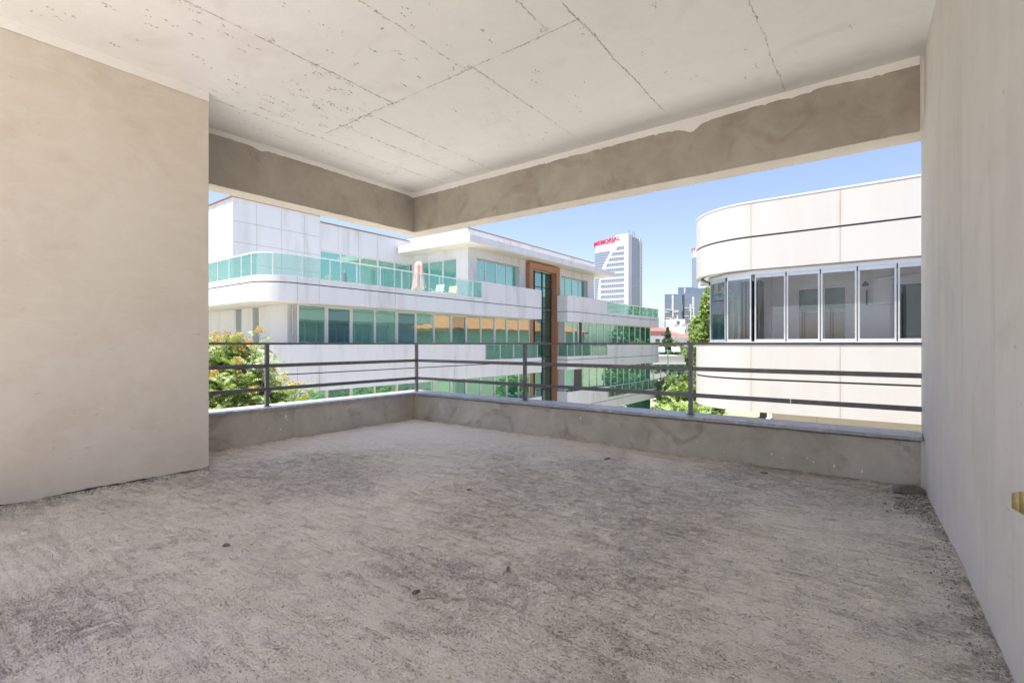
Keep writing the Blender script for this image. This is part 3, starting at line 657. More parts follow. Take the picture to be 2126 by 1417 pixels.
sA = lambda y: LA1 + (y - 10.65)          # running length on the straight front of wing one
sB = lambda y: 0.9 + 0.632 + (y - 32.95)  # same on wing two
for k in range(3):
    d = -ST * k
    z0, zj, zlow, ztop, soff = 1.69 + d, 2.45 + d, 2.72 + d, 3.65 + d, 1.70 + d
    # wing one
    inA1 = offset_path(pathA1, 0.30)
    slab(A, [(-34.0, 9.5)] + [(x, y) for x, y in offset_path(pathA1, 0.2)][1:-1] + [(-20.4, 28.3), (-20.4, 24), (-34.0, 24)], soff, zlow - 0.13)
    fascia(A, pathA1, cutsA1, z0, zj, zlow, M_PANEL)
    if k == 0:
        solid = [(sA(22.2), path_len(pathA1))]; glassr = (0.9, sA(22.15))
        glassposts = [0.9 + 1.1 * q for q in range(13)][:-1]
        glassposts = [q for q in glassposts if q < 13.6] + [13.85, 14.85, LA1 + .15] + [sA(y) for y in (12.07, 13.42, 14.72, 16.02, 17.32, 18.63, 20.0, 21.3, 22.12)]
    elif k == 1:
        solid = [(0.0, sA(22.42))]; glassposts = [sA(y) for y in (22.45, 23.85, 25.25, 26.65, 28.0)]
    else: solid = [(0.0, path_len(pathA1))]; glassposts = []
    for a, b_ in solid:
        pt = trim(pathA1, a, b_) if a > 0 else trim(pathA1, 0, b_ - .001)
        MB().ribbon(pt, zlow + 0.002, ztop, 0.12).build("parapet", M_PANEL, A)
        MB().ribbon(offset_path(pt, -0.03), ztop + .002, ztop + 0.035, 0.19).build("parapet_cap", M_ALU, A)
    if glassposts: balustrade(A, offset_path(pathA1, 0.05), zlow, ztop, glassposts)
    # wing two
    slab(A, [(-21.5, 32.5), (-19.2, 32.5), (-19.1, 33.0), (-19.1, 50.8), (-21.5, 50.8)], soff, zlow - 0.13)
    fascia(A, pathA2, cutsA2, z0, zj, zlow, M_PANEL)
    L2 = path_len(pathA2)
    if k == 0: sol = [(0, sB(38.7))]; gp = [sB(y) for y in (38.75, 40.75, 42.45, 44.3, 46.0, 47.8, 49.4, 50.9)]
    elif k == 1: sol = [(sB(38.8), L2)]; gp = [0.05, 0.86] + [sB(y) for y in (33.1, 34.3, 35.8, 37.3, 38.75)]
    else: sol = [(0, sB(38.8))]; gp = [sB(y) for y in (38.85, 40.3, 41.8, 43.4, 45.0, 46.6, 48.2, 49.6, 50.9)]
    for a, b_ in sol:
        pt = trim(pathA2, a, b_ - .001) if a > 0 else trim(pathA2, 0, b_)
        MB().ribbon(pt, zlow + 0.002, ztop, 0.12).build("parapet", M_PANEL, A)
        MB().ribbon(offset_path(pt, -0.03), ztop + .002, ztop + 0.035, 0.19).build("parapet_cap", M_ALU, A)
    balustrade(A, offset_path(pathA2, 0.05), zlow, ztop, gp)
    # glazing bands under this fascia
    wz0, wz1 = 2.72 + d - ST - 0.1, 1.695 + d
    sash1 = (1, 4, 7, 10)
    for q in range(13):
        y0 = 11.27 + q * 1.338
        if k == 2: continue
        g = G_TEAL2 if q in sash1 and q != 10 else G_TEAL
        window_x(A, -20.0, y0 + .003, y0 + 1.335, wz0, wz1, g, q in sash1)
    for q in range(13):
        y0 = 32.5 + q * 1.34
        if k == 2: continue
        if k == 0 and q == 1:
            # door standing ajar: dark gap beside a narrow leaf
            window_x(A, -19.4, y0 + .003, y0 + .80, wz0, wz1, G_TEAL, True)
            MB().box(-19.50, -19.42, y0 + .81, y0 + 1.33, wz0, wz1).build("open_doorway", simple("dark brown door", (0.07, 0.035, 0.025), 0.5), A)
            continue
        if k == 1 and q == 1:
            MB().box(-19.50, -19.42, y0 + .01, y0 + 1.33, wz0, wz1).build("open_doorway", simple("dark grey shutter", (0.07, 0.07, 0.085), 0.5), A)
            continue
        window_x(A, -19.4, y0 + .003, y0 + 1.337, wz0, wz1, G_TEAL, False)
    if k == 2:
        MB().box(-20.1, -20.0, 11.3, 28.6, GROUND, wz1).build("glazed_wall", G_TEAL, A)
        MB().box(-19.5, -19.4, 32.5, 49.9, GROUND, wz1).build("glazed_wall", G_TEAL, A)
    # recessed wall on the rounded end, with deep narrow windows
    mbx = MB(); zz0, zz1 = 2.72 + d - ST - .12, soff
    yb = 11.3
    for x0, x1 in ((-34, -25.85), (-25.25, -24.10), (-23.50, -20.45)): mbx.box(x0, x1, yb, yb + .5, zz0, zz1)
    mbx.box(-25.86, -25.84, yb, yb + .5, zz0, zz1); mbx.box(-22.1, -20.45, yb - .25, yb - .002, zz0, zz1)
    mbx.build("wall", M_PANEL, A)
    for xw in (-25.55, -23.8): window_y(A, yb + .38, xw - .29, xw + .29, zz0 + .02, zz1, G_TEAL)
    MB().box(-20.44, -20.10, yb - .05, yb + .5, zz0, zz1).build("reveal", M_GREYREV, A)
    # core behind the glazing
    MB().box(-34, -20.12, 12.0, 28.6, zz0 - .02, zz1 - .004).build("core_wall", M_GREYREV, A)
    MB().box(-34, -19.52, 32.5, 49.9, zz0 - .02, zz1 - .004).build("core_wall", M_GREYREV, A)
    MB().box(-34, -19.45, 49.905, 49.98, zz0 - .02, zz1 - .004).build("wall", M_PANEL, A)
MB().tube([(-20.3, 11.22, 1.69), (-20.32, 11.2, 1.2), (-20.26, 11.2, .7), (-20.33, 11.2, .2), (-20.3, 11.2, -.9)], .018, n=5).build("cable", M_ALU, A)

# top floor, set back behind the terrace
mbx = MB()
mbx.box(-34, -25.5, 11.0, 15.7, 2.6, 7.22); mbx.box(-34, -25.56, 15.702, 22.5, 5.34, 6.90)
mbx.box(-34, -25.56, 15.702, 22.5, 2.6, 2.75)
mbx.build("penthouse_wall", M_PANEL, A)
# joint lines of the tall block, cut as dark strips 2 mm proud
m_seal = simple("grey sealant", (0.33, 0.32, 0.31), 0.8)
for z in (6.05, 5.02, 4.0): MB().box(-33.9, -25.498, 10.997, 15.69, z, z + .018).build("panel_joint", m_seal, A)
for y in (12.15, 13.45, 14.75): MB().box(-25.6, -25.497, y, y + .012, 2.7, 7.1).build("panel_joint", m_seal, A)
for x in (-26.4, -27.6, -28.8): MB().box(x, x + .012, 10.996, 11.1, 2.7, 7.1).build("panel_joint", m_seal, A)
for y in (16.9, 18.3, 19.7, 21.1): MB().box(-25.7, -25.558, y, y + .014, 5.36, 6.88).build("panel_joint", m_seal, A)
mbx = MB(); mbx.box(-34, -25.44, 10.94, 11.04, 7.222, 7.27); mbx.box(-25.54, -25.44, 11.042, 15.7, 7.222, 7.27); mbx.box(-25.60, -25.5, 15.702, 22.4, 6.902, 6.96)
mbx.box(-20.42, -20.30, 22.45, 39.1, 7.10, 7.15)
mbx.build("roof_trim", M_TRIM, A)
for q in range(5):
    y0 = 15.75 + q * 1.345; window_x(A, -25.6, y0, y0 + 1.34, 2.76, 5.33, G_TEAL)
# projecting block: corner pier, header, parapet
mbx = MB()
mbx.box(-34, -20.35, 22.5, 39.1, 5.40, 7.10)
mbx.box(-21.35, -20.35, 22.502, 23.35, 2.6, 5.398)
mbx.box(-20.75, -20.35, 27.87, 28.64, 2.6, 5.398); mbx.box(-20.75, -20.35, 32.74, 33.50, 2.6, 5.398)
mbx.box(-20.95, -20.35, 37.9, 39.1, 2.6, 5.398)
mbx.box(-25.5, -25.2, 22.502, 22.9, 2.6, 5.398)
mbx.box(-34, -20.95, 39.0, 39.1, 2.6, 5.398)
mbx.build("penthouse_wall", M_PANEL, A)
MB().box(-34, -21.3, 23.2, 38.95, 2.6, 5.398).build("core_wall", M_GREYREV, A)
for q in range(3):
    x0 = -25.2 + q * 1.28; window_y(A, 22.62, x0, x0 + 1.275, 2.62, 5.396, G_TEAL)
for q in range(4):
    y0 = 23.35 + q * 1.13; window_x(A, -20.62, y0 + .002, y0 + 1.128, 2.9, 5.396, G_TEAL)
for q in range(4):
    y0 = 33.52 + q * 1.095; window_x(A, -20.62, y0 + .002, y0 + 1.093, 2.9, 5.396, G_TEAL)
# canopy
cp = MB(); cp.prism([(-25.5, 21.3), (-19.15, 21.3), (-19.15, 40.75), (-34, 40.75), (-34, 39.12), (-20.36, 39.12), (-20.36, 22.48), (-25.5, 22.48)], 5.96, 6.05)
canopy = cp.build("canopy", M_SOFFIT, A)
pc = [(-25.5, 21.27), (-19.12, 21.27), (-19.12, 40.78), (-34, 40.78)]
mbx = MB(); L = path_len(pc); cuts = [1.28 * q for q in range(1, 5)] + [6.38] + [6.38 + 1.3 * q for q in range(1, 15)] + [25.89]
for sg in cut_path(pc, cuts):
    l_ = path_len(sg)
    if l_ > .06: mbx.ribbon(trim(sg, .006, l_ - .006), 5.955, 6.38, 0.09)
mbx.ribbon(offset_path(pc, .03), 5.97, 6.37, .09, 1)
mbx.build("canopy_edge", [panel_mat("canopy edge panel", (0.70, 0.72, 0.74), (0.42, 0.43, 0.43), 0.6), M_JOINT], A)
MB().prism([(-25.4, 21.4), (-19.25, 21.4), (-19.25, 40.65), (-33.9, 40.65), (-33.9, 39.15), (-20.34, 39.15), (-20.34, 22.46), (-25.4, 22.46)], 6.052, 6.30).build("roof", M_GREYREV, A)
# terrace deck
MB().box(-34, -20.36, 9.7, 38.9, 2.592, 2.598).build("terrace_deck", simple("grey paving", (0.4, 0.4, 0.38), .8), A)
# portal frame and atrium glazing
mbx = MB()
mbx.box(-20.9, -20.0, 28.65, 29.10, GROUND, 5.40); mbx.box(-20.9, -20.0, 32.28, 32.73, GROUND, 5.40); mbx.box(-20.9, -20.0, 28.65, 32.73, 5.402, 5.86)
mbx.build("portal_frame", M_BROWN, A)
MB().box(-20.60, -20.54, 29.1, 32.28, GROUND, 5.40).build("atrium_glass", G_ATR, A)
mbx = MB()
for y in (29.1, 29.95, 31.0, 32.20): mbx.box(-20.54, -20.48, y, y + .06, GROUND, 5.398)
for kk in range(4):
    for dz in (4.22, 2.66, 1.76, 0.36, .22): 
        z = dz - ST * kk
        if z > GROUND: mbx.box(-20.53, -20.485, 29.1, 32.28, z, z + .05)
mbx.build("atrium_mullions", M_MULL, A)
MB().box(-34, -20.62, 28.62, 32.48, GROUND, 5.40).build("core_wall", M_GREYREV, A)
MB().box(-20.02, -19.90, 28.3, 28.34, 2.8, 5.3).build("downpipe", M_ALU, A) if False else None
MB().box(-20.5, -20.41, 29.2, 29.205, 0, 0.01) if False else None

# things on the terrace
ps = thing("parasol", "closed pink parasol on the white building's roof terrace", "parasol", (-21.1, 19.16, 2.6))
mbx = MB(); mbx.tube([(-21.1, 19.16, 2.6), (-21.1, 19.16, 4.66)], .025, n=8); mbx.build("pole", M_ALU, ps)
mbx = MB(); n_, rings = 24, []
for (z, r_) in [(4.68, .03), (4.62, .13), (4.45, .20), (4.2, .20), (3.8, .25), (3.4, .31), (3.12, .36)]:
    rings.append([(-21.1 + math.cos(2 * math.pi * i / n_) * r_ * (1 + .22 * math.cos(6 * 2 * math.pi * i / n_)) , 19.16 + math.sin(2 * math.pi * i / n_) * r_ * (1 + .22 * math.cos(6 * 2 * math.pi * i / n_)), z - (.08 * math.cos(2 * math.pi * i * 3 / n_) if z < 3.2 else 0)) for i in range(n_)])
for a, b_ in zip(rings, rings[1:]):
    for i in range(n_): mbx.face([a[i], b_[i], b_[(i + 1) % n_], a[(i + 1) % n_]], 0, True)
mbx.face(rings[0][::-1]); mbx.face(rings[-1])
mbx.build("canopy_cloth", simple("pink cloth", (0.72, 0.42, 0.36), .9), ps)
MB().prism(arc(-21.1, 19.16, .26, 0, 342, 19), 2.6, 2.68).build("base", M_GREYREV, ps)
ps2 = thing("parasol", "closed dark parasol deeper on the terrace, left of the pink one", "parasol", (-23.6, 16.0, 2.6))
MB().tube([(-23.6, 16.0, 2.6), (-23.6, 16.0, 4.0)], .025, n=8).build("pole", M_ALU, ps2)
mbx = MB()
mbx.tube([(-23.6, 16, 3.95), (-23.6, 16, 3.9), (-23.6, 16, 3.5), (-23.6, 16, 3.05)], [.03, .10, .14, .20], n=10); mbx.build("canopy_cloth", simple("grey brown cloth", (0.16, 0.14, 0.12), .9), ps2)
def lounge_chair(x, y, label, mat, rz=0.0):
    c = thing("lounge_chair", label, "chair", (x, y, 2.6), "chairs on the roof terrace")
    MB().box(x - .3, x + .3, y - .28, y + .28, 2.98, 3.04).build("seat", mat, c)
    MB().extrude([(x - .33, y + .26, 3.04), (x - .33, y + .38, 3.5), (x - .33, y + .43, 3.5), (x - .33, y + .31, 3.04)], (.66, 0, 0)).build("backrest", mat, c)
    for sx in (-.28, .28):
        MB().tube([(x + sx, y + .26, 2.6), (x + sx, y + .2, 2.98), (x + sx, y - .1, 3.22), (x + sx, y - .3, 3.2), (x + sx, y - .3, 2.6)], .016, n=6).build("leg", M_ALU2, c)
    return c
lounge_chair(-20.9, 20.3, "pale metal framed chair beside the pink parasol", M_ALU)
lounge_chair(-20.8, 21.3, "beige cushioned chair near the end of the terrace glass", simple("beige cushion", (.62, .5, .32), .9))
sf = thing("garden_sofa", "pale sofa behind the middle floor green glass balustrade", "sofa", (-19.5, 23.3, -1.08))
MB().box(-19.8, -19.3, 22.6, 24.1, -1.08, -.72).build("seat", simple("cream cushion", (.70, .66, .54), .9), sf)
MB().box(-19.9, -19.72, 22.6, 24.1, -.718, -.38).build("backrest", MATS["cream cushion"], sf)
MB().box(-19.72, -19.3, 24.0, 24.14, -.718, -.5).build("armrest", MATS["cream cushion"], sf)

# ================================================================== CURVED OFFICE BUILDING ON THE RIGHT
B = thing("office_building", "warm white office building with a rounded corner and folding glass balcony", "building", (0, 16, GROUND))
pathB = [(-4.45, 34.0), (-4.45, 15.37)] + arc(-2.64, 15.37, 1.81, 180, 270, 18)[1:] + [(9.0, 13.56)]
la = 34 - 15.37; lc = path_len(arc(-2.64, 15.37, 1.81, 180, 270, 18))
cutsB = [3.7 * q for q in range(1, 5)] + [la] + [la + lc] + [la + lc + 1.88 * q for q in range(1, 7)]
glB = [(-3.96, 33.5), (-3.96, 14.61), (-3.36, 14.01), (-2.64, 13.76), (8.8, 13.76)]
M_CURTW = simple("grey white inner wall", (0.78, 0.77, 0.80), .8, var=.08, scale=1)
for k in range(3):
    d = -3.6 * k
    fascia(B, pathB, cutsB, 1.88 + d, 2.70 + d, 3.56 + d, M_PANELB, gap=.006, th=.12)
    MB().ribbon(offset_path(pathB, -0.008), 3.562 + d, 3.60 + d, 0.22).build("parapet_cap", M_ALU, B)
    slab(B, [(x, y) for x, y in offset_path(pathB, 0.22)] + [(9.0, 34)], 1.90 + d, 2.6 + d, M_SOFFIT)
    if k < 2:
        zt, zb = 1.88 + d, 0.03 + d
        if k == 1:      # storey below is walled in, well back under the fascia
            MB().box(-2.3, 9, 14.4, 34, -5.3, -1.70).build("wall", M_PANELC, B)
            for x in (-1.3, 0.75, 2.2): MB().box(x, x + .012, 14.398, 14.43, -5.3, -1.72).build("panel_joint", simple("beige sealant", (0.35, 0.31, 0.24), .8), B)
            continue
        # inner wall with windows and blinds
        mbx = MB()
        zf, zc = -0.95, 1.90
        for x0, x1 in ((-2.9, -1.86), (-0.70, 0.22), (1.55, 9)): mbx.box(x0, x1, 15.4, 15.6, zf, zc)
        for x0, x1 in ((-1.86, -.70), (.22, 1.55)): mbx.box(x0, x1, 15.401, 15.6, 1.53, zc)
        mbx.box(-1.86, -.70, 15.401, 15.6, zf, -.2)
        mbx.box(-2.9, -2.7, 15.602, 33, zf, zc)
        mbx.box(-2.72, -2.45, 15.1, 15.398, zf, zc)
        mbx.build("inner_wall", M_CURTW, B)
        MB().prism([(x, y) for x, y in offset_path(pathB, 0.24)] + [(9.0, 33.9)], zf - .06, zf - .001).build("balcony_floor", M_GREYREV, B)
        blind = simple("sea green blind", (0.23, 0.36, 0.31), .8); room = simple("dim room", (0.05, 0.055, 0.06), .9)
        for (x0, x1, kind) in ((-1.86, -1.27, 0), (-1.26, -.70, 0), (.22, 1.55, 1)):
            w = window_y(B, 15.44, x0, x1, -.2 if kind == 0 else zf, 1.528, G_CLEAR, fr=.06, mat=M_CURTW)
            MB().box(x0 + .07, x1 - .07, 15.56, 15.57, .85 if kind == 0 else .2, 1.45).build("blind", blind if kind == 0 else simple("dark green curtain", (.07, .13, .12), .9), w)
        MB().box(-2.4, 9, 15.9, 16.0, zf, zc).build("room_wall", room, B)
        MB().box(-.17, .20, 15.1, 15.398, .98, zc).build("service_box", M_CURTW, B)
        # wall lamp and its stain
        MB().tube([(-.32, 15.39, 1.53), (-.32, 15.25, 1.56), (-.32, 15.17, 1.50), (-.32, 15.17, 1.44)], [.02, .02, .06, .08], n=10).build("wall_lamp", M_MULL, B)
        MB().tube([(-.30, 15.38, 1.35), (-.30, 15.38, .98)], .018, n=6).build("conduit", M_MULL, B)
        MB().tube([(-.10, 15.05, 1.60), (.6, 15.0, 1.64), (1.6, 15.0, 1.68)], .03, n=8).build("awning_tube", M_ALU, B)
        # head and sill tracks
        MB().ribbon(glB, zt - 0.115, zt - .001, 0.10).build("head_track", M_ALU2, B)
        MB().ribbon(glB, zb - .03, zb + 0.02, 0.10).build("sill_track", M_ALU2, B)
        # folding leaves
        def leaf(p, q, post=True):
            P, Q = Vector(p), Vector(q); L_ = (Q - P).length; u = (Q - P) / L_; nrm = Vector((-u.y, u.x))
            o = lambda s_, w_: tuple(P + u * s_ + nrm * w_)
            mbx = MB(); e = .012
            for a, b_ in ((e, e + .035), (L_ - e - .035, L_ - e)): mbx.prism([o(a, .02), o(b_, .02), o(b_, .055), o(a, .055)], zb + .022, zt - .117)
            for z0_, z1_ in ((zb + .022, zb + .085), (zt - .20, zt - .117)): mbx.prism([o(e + .035, .022), o(L_ - e - .035, .022), o(L_ - e - .035, .052), o(e + .035, .052)], z0_, z1_)
            w = mbx.build("glass_leaf", M_ALU2, B)
            MB().prism([o(e + .035, .033), o(L_ - e - .035, .033), o(L_ - e - .035, .041), o(e + .035, .041)], zb + .085, zt - .20).build("pane", G_CLEAR, w)
            mbx = MB(); mbx.prism([o(-.011, .0), o(.011, .0), o(.011, .05), o(-.011, .05)], zt - .21, zt - .10); mbx.build("hinge", M_GASKET, w)
        xs = [-2.61 + .722 * q for q in range(16)]
        for a, b_ in zip(xs, xs[1:]): leaf((a, 13.76), (b_, 13.76))
        leaf((-3.34, 14.0), (-2.68, 13.775)); leaf((-3.94, 14.60), (-3.38, 14.03))
        for q in range(16): leaf((-3.96, 14.66 + (q + 1) * .9), (-3.96, 14.66 + q * .9))
        # folded stack of spare leaves behind the corner
        mbx = MB()
        for q in range(6): mbx.box(-3.05 + .09 * q, -3.02 + .09 * q, 14.25, 14.85, zb + .05, zt - .2)
        mbx.build("blind_stack", simple("dark blind slats", (0.16, 0.19, 0.19), .5), B)
MB().prism([(x, y) for x, y in offset_path(pathB, 0.2)] + [(9.0, 34)], 3.2, 3.3).build("roof", M_GREYREV, B)
MB().box(-2.0, 9, 14.6, 33.8, GROUND, -5.31).build("wall", M_PANELC, B)
mbx = MB(); mbx.extrude([(-3.1, 14.3, -2.8), (-2.32, 14.3, -1.95), (-2.32, 14.3, -2.1), (-3.1, 14.3, -2.95)], (0, 1.5, 0)); mbx.build("glass_awning", M_ALU, B)

# ================================================================== HOUSE BEHIND (reflected in the green glass)
H = thing("tiled_roof_house", "pale house with a terracotta tiled roof standing behind the curved building", "house", (2, 47, GROUND))
MB().box(-5, 9, 37, 62, GROUND, 1.4).build("wall", simple("pale green render", (0.62, 0.70, 0.55), .8), H)
m, t, b = nt("terracotta tiles"); v = coords(t)
wv = node(t, "ShaderNodeTexWave", wave_type='BANDS', bands_direction='Z'); wv.inputs['Scale'].default_value = 2.2; wv.inputs['Distortion'].default_value = 1.2; t.links.new(v, wv.inputs[0])
t.links.new(ramp(t, wv.outputs[0], [(0.1, (0.20, 0.06, 0.025)), (0.5, (0.46, 0.15, 0.06)), (0.9, (0.55, 0.20, 0.09))]), b.inputs['Base Color']); b.inputs['Roughness'].default_value = .8
M_TILE = m
mbx = MB()
mbx.extrude([(-5.6, 36.5, 1.4), (-5.6, 62.5, 1.4), (-5.6, 62.5, 1.6), (-5.6, 36.5, 1.6)], (15.2, 0, 0))
mbx.face([(-5.6, 36.5, 1.61), (-5.6, 62.5, 1.61), (2, 56, 4.3), (2, 43, 4.3)][::-1]); mbx.face([(9.6, 36.5, 1.61), (9.6, 62.5, 1.61), (2, 56, 4.3), (2, 43, 4.3)])
mbx.face([(-5.6, 36.5, 1.61), (9.6, 36.5, 1.61), (2, 43, 4.3)]); mbx.face([(-5.6, 62.5, 1.61), (9.6, 62.5, 1.61), (2, 56, 4.3)][::-1])
mbx.build("roof", M_TILE, H)

# ================================================================== GROUND
def sheet(name, x0, x1, y0, y1, z, mat, label, cat):
    o = MB().face([(x0, y0, z), (x1, y0, z), (x1, y1, z), (x0, y1, z)]).build(name, mat); return tag(o, label, cat, kind="structure")
m_ground = mottled("dry ground", [(0.3, (0.17, 0.16, 0.10)), (0.7, (0.30, 0.28, 0.20))], s1=.05, s2=.4, bscale=3, bstr=.3, bdist=.05)
sheet("ground", -1500, 1500, -1500, 1800, GROUND - .012, m_ground, "dry ground spreading round the buildings to the horizon", "ground")
m_pave = mottled("pale paving", [(0.3, (0.38, 0.37, 0.34)), (0.7, (0.50, 0.48, 0.45))], s1=.3, s2=2, bscale=10, bstr=.3, bdist=.01)
sheet("courtyard", -19.5, 14, -12, 34, GROUND - .004, m_pave, "pale paved courtyard between the three buildings", "paving")

# ================================================================== TREES
def leafmat(name, c0, c1, c2, trans=0.35):
    m, t, b = nt(name); g = node(t, "ShaderNodeNewGeometry")
    n = noise(t, coords(t), 0.7, 3); f = maths(t, 'ADD', maths(t, 'MULTIPLY', g.outputs['Random Per Island'], .55), maths(t, 'MULTIPLY', n, .45))
    c = ramp(t, f, [(0.15, c0), (0.5, c1), (0.85, c2)]); t.links.new(c, b.inputs['Base Color']); b.inputs['Roughness'].default_value = .55
    tr = node(t, "ShaderNodeBsdfTranslucent"); t.links.new(mix(t, 0.5, c, (0.25, 0.32, 0.04)), tr.inputs[0])
    mx = node(t, "ShaderNodeMixShader"); mx.inputs[0].default_value = trans
    t.links.new(b.outputs[0], mx.inputs[1]); t.links.new(tr.outputs[0], mx.inputs[2]); t.links.new(mx.outputs[0], t.nodes["Material Output"].inputs[0])
    return m
L_BRIGHT = leafmat("bright leaves", (0.09, 0.16, 0.04), (0.19, 0.29, 0.075), (0.32, 0.42, 0.14))
L_MID = leafmat("mid green leaves", (0.07, 0.12, 0.05), (0.135, 0.21, 0.085), (0.24, 0.33, 0.145))
L_DARK = leafmat("dark needles", (0.05, 0.085, 0.06), (0.09, 0.135, 0.09), (0.15, 0.20, 0.14), .25)
L_FLOWER = leafmat("orange yellow seed clusters", (0.52, 0.27, 0.10), (0.62, 0.43, 0.14), (0.58, 0.54, 0.20), .4)
M_BARK = simple("bark", (0.16, 0.125, 0.095), .9, var=.3, scale=10, stretch=(3, 3, .5))
def leaf_mesh(name, pts, sizes, mat, parent, rs, elong=1.7):
    n = len(pts); a = rs.normal(size=(n, 3)); a[:, 2] *= .7; a /= np.linalg.norm(a, axis=1)[:, None]
    c = rs.normal(size=(n, 3)); c -= (c * a).sum(1)[:, None] * a; c /= np.linalg.norm(c, axis=1)[:, None]
    s = sizes[:, None]; P = np.stack([pts - a * s * elong / 2, pts + c * s / 2, pts + a * s * elong / 2, pts - c * s / 2], 1).reshape(-1, 3)
    base = np.array(parent['_base']); P = P - base
    me = bpy.data.meshes.new(name); me.vertices.add(n * 4); me.vertices.foreach_set("co", P.ravel().astype(np.float32))
    me.loops.add(n * 4); me.loops.foreach_set("vertex_index", np.arange(n * 4, dtype=np.int32)); me.polygons.add(n)
    me.polygons.foreach_set("loop_start", (np.arange(n) * 4).astype(np.int32)); me.update(calc_edges=True); me.materials.append(mat)
    o = bpy.data.objects.new(name, me); COL.objects.link(o); o.parent = parent; return o
def tree(name, label, x, y, zc, rx, rz, n, size, mat, seed, group=None, lobes=16, conifer=False, zbase=None):
    rs = np.random.RandomState(seed); zb = GROUND if zbase is None else zbase
    T = thing(name, label, "tree", (x, y, zb), group)
    h = zc + rz - zb
    mbx = MB(); top = (x, y, zc + rz * (.9 if conifer else .3))
    mbx.tube([(x, y, zb), (x + .03 * h * .3, y, zb + h * .3), (x, y + .02 * h, zb + h * .6), top], [h * .028, h * .022, h * .015, .02], n=8)
    for q in range(7):
        a = 2.4 * q; z0 = zb + h * (.42 + .05 * q)
        mbx.tube([(x, y, z0), (x + math.cos(a) * rx * .4, y + math.sin(a) * rx * .4, z0 + rx * .25), (x + math.cos(a) * rx * .8, y + math.sin(a) * rx * .8, z0 + rx * .6)], [h * .011, h * .007, .015], n=6)
    mbx.build("trunk", M_BARK, T)
    if conifer:
        tt = rs.rand(n) ** .8; r = rx * (1 - tt) * (.35 + .65 * rs.rand(n) ** .5); lay = (np.sin(tt * 46) * .5 + .5); r *= .6 + .4 * lay
        a = rs.rand(n) * 6.283; P = np.stack([x + r * np.cos(a), y + r * np.sin(a), zc - rz + 2 * rz * tt - r * .25], 1)
    else:
        cen = rs.normal(size=(lobes, 3)); cen /= np.linalg.norm(cen, axis=1)[:, None]; cen *= rs.uniform(.35, .78, (lobes, 1)); rad = rs.uniform(.28, .5, lobes)
        k = rs.randint(0, lobes, n); d = rs.normal(size=(n, 3)); d /= np.linalg.norm(d, axis=1)[:, None]
        rr = (.55 + .5 * rs.rand(n) ** .6)[:, None]; P = cen[k] + d * rr * rad[k][:, None]
        P = P * np.array([rx, rx, rz]) + np.array([x, y, zc])
    leaf_mesh("crown", P, size * rs.uniform(.6, 1.3, n), mat, T, rs); return T

def frond_geo(V, Fc, base, dirv, L, rr, pairs=9, droop=.5, lw=.035, ll=.12):
    """one feather leaf: pairs of narrow leaflets along an arching rib"""
    d = Vector(dirv).normalized(); side = d.cross(Vector((0, 0, 1)))
    if side.length < .05: side = Vector((1, 0, 0))
    side.normalize(); p = Vector(base)
    for i in range(pairs + 1):
        f = i / pairs; dd = (d + Vector((0, 0, -droop * 1.6 * f * f))).normalized(); p = p + dd * (L / pairs)
        sc = math.sin(math.pi * (.18 + .75 * f)) ** .7
        for sgn in (-1, 1):
            a = (side * sgn + dd * .30 + Vector((0, 0, -.75 + rr.uniform(-.3, .3)))).normalized(); w = dd * lw * sc
            q0 = p; q1 = p + a * ll * sc * .45 + w * .8; q2 = p + a * ll * sc; q3 = p + a * ll * sc * .4 - w * .8
            k = len(V); V += [tuple(q0), tuple(q1), tuple(q2), tuple(q3)]; Fc.append((k, k + 1, k + 2, k + 3))
def feather_tree(label, x, y, zc, rx, rz, nf, seed, L, flowers=0, group=None, pairs=9, mat=None, zmin=-99, ll=.12, lw=.035, shell=.6):
    rr = random.Random(seed); T = thing("tree_of_heaven", label, "tree", (x, y, GROUND), group)
    h = zc - GROUND; mbx = MB()
    mbx.tube([(x, y, GROUND), (x + .1, y, GROUND + h * .5), (x, y, zc)], [.16, .12, .05], n=8)
    V, Fc, tips = [], [], []
    for q in range(nf // 7):
        u = rr.uniform(-.75, 1); a = rr.uniform(0, 6.283); r = math.sqrt(max(0, 1 - u * u)) * rr.uniform(shell, 1)
        tip = Vector((x + r * rx * math.cos(a), y + r * rx * math.sin(a), zc + u * rz * rr.uniform(shell, 1)))
        if tip.z < zmin: continue
        tips.append(tip); c0 = Vector((x, y, zc - rz * 1.1)); md = c0.lerp(tip, .5) + Vector((0, 0, .25 * rz * .3))
        mbx.tube([tuple(c0), tuple(md), tuple(tip)], [.035, .02, .008], n=4)
        for k in range(7):
            b_ = rr.uniform(0, 6.283); up = rr.uniform(-.5, 1.1)
            frond_geo(V, Fc, tip - Vector((rr.uniform(-.1, .1), rr.uniform(-.1, .1), rr.uniform(-.05, .4))), (math.cos(b_), math.sin(b_), up), L * rr.uniform(.7, 1.15), rr, pairs, rr.uniform(.35, .8), lw, ll)
    mbx.build("trunk", M_BARK, T)
    m3 = MB(); m3.v = V; m3.f = Fc; m3.m = [0] * len(Fc); m3.sm = [False] * len(Fc); m3.build("crown", mat or L_BRIGHT, T)
    if flowers:
        tips.sort(key=lambda p: -(p.z + rr.uniform(0, rz * 1.1))); P = []
        for tip in tips[:flowers]:
            for _ in range(260):
                w = rr.uniform(0, 1); r_ = .16 * (1 - .55 * w) * rr.random() ** .5; a = rr.uniform(0, 6.283)
                P.append((tip.x + math.cos(a) * r_, tip.y + math.sin(a) * r_, tip.z + .03 + w * .17))
        P = np.array(P); rs = np.random.RandomState(seed); leaf_mesh("blossom", P, rs.uniform(.012, .032, len(P)), L_FLOWER, T, rs, 1.2)
    return T
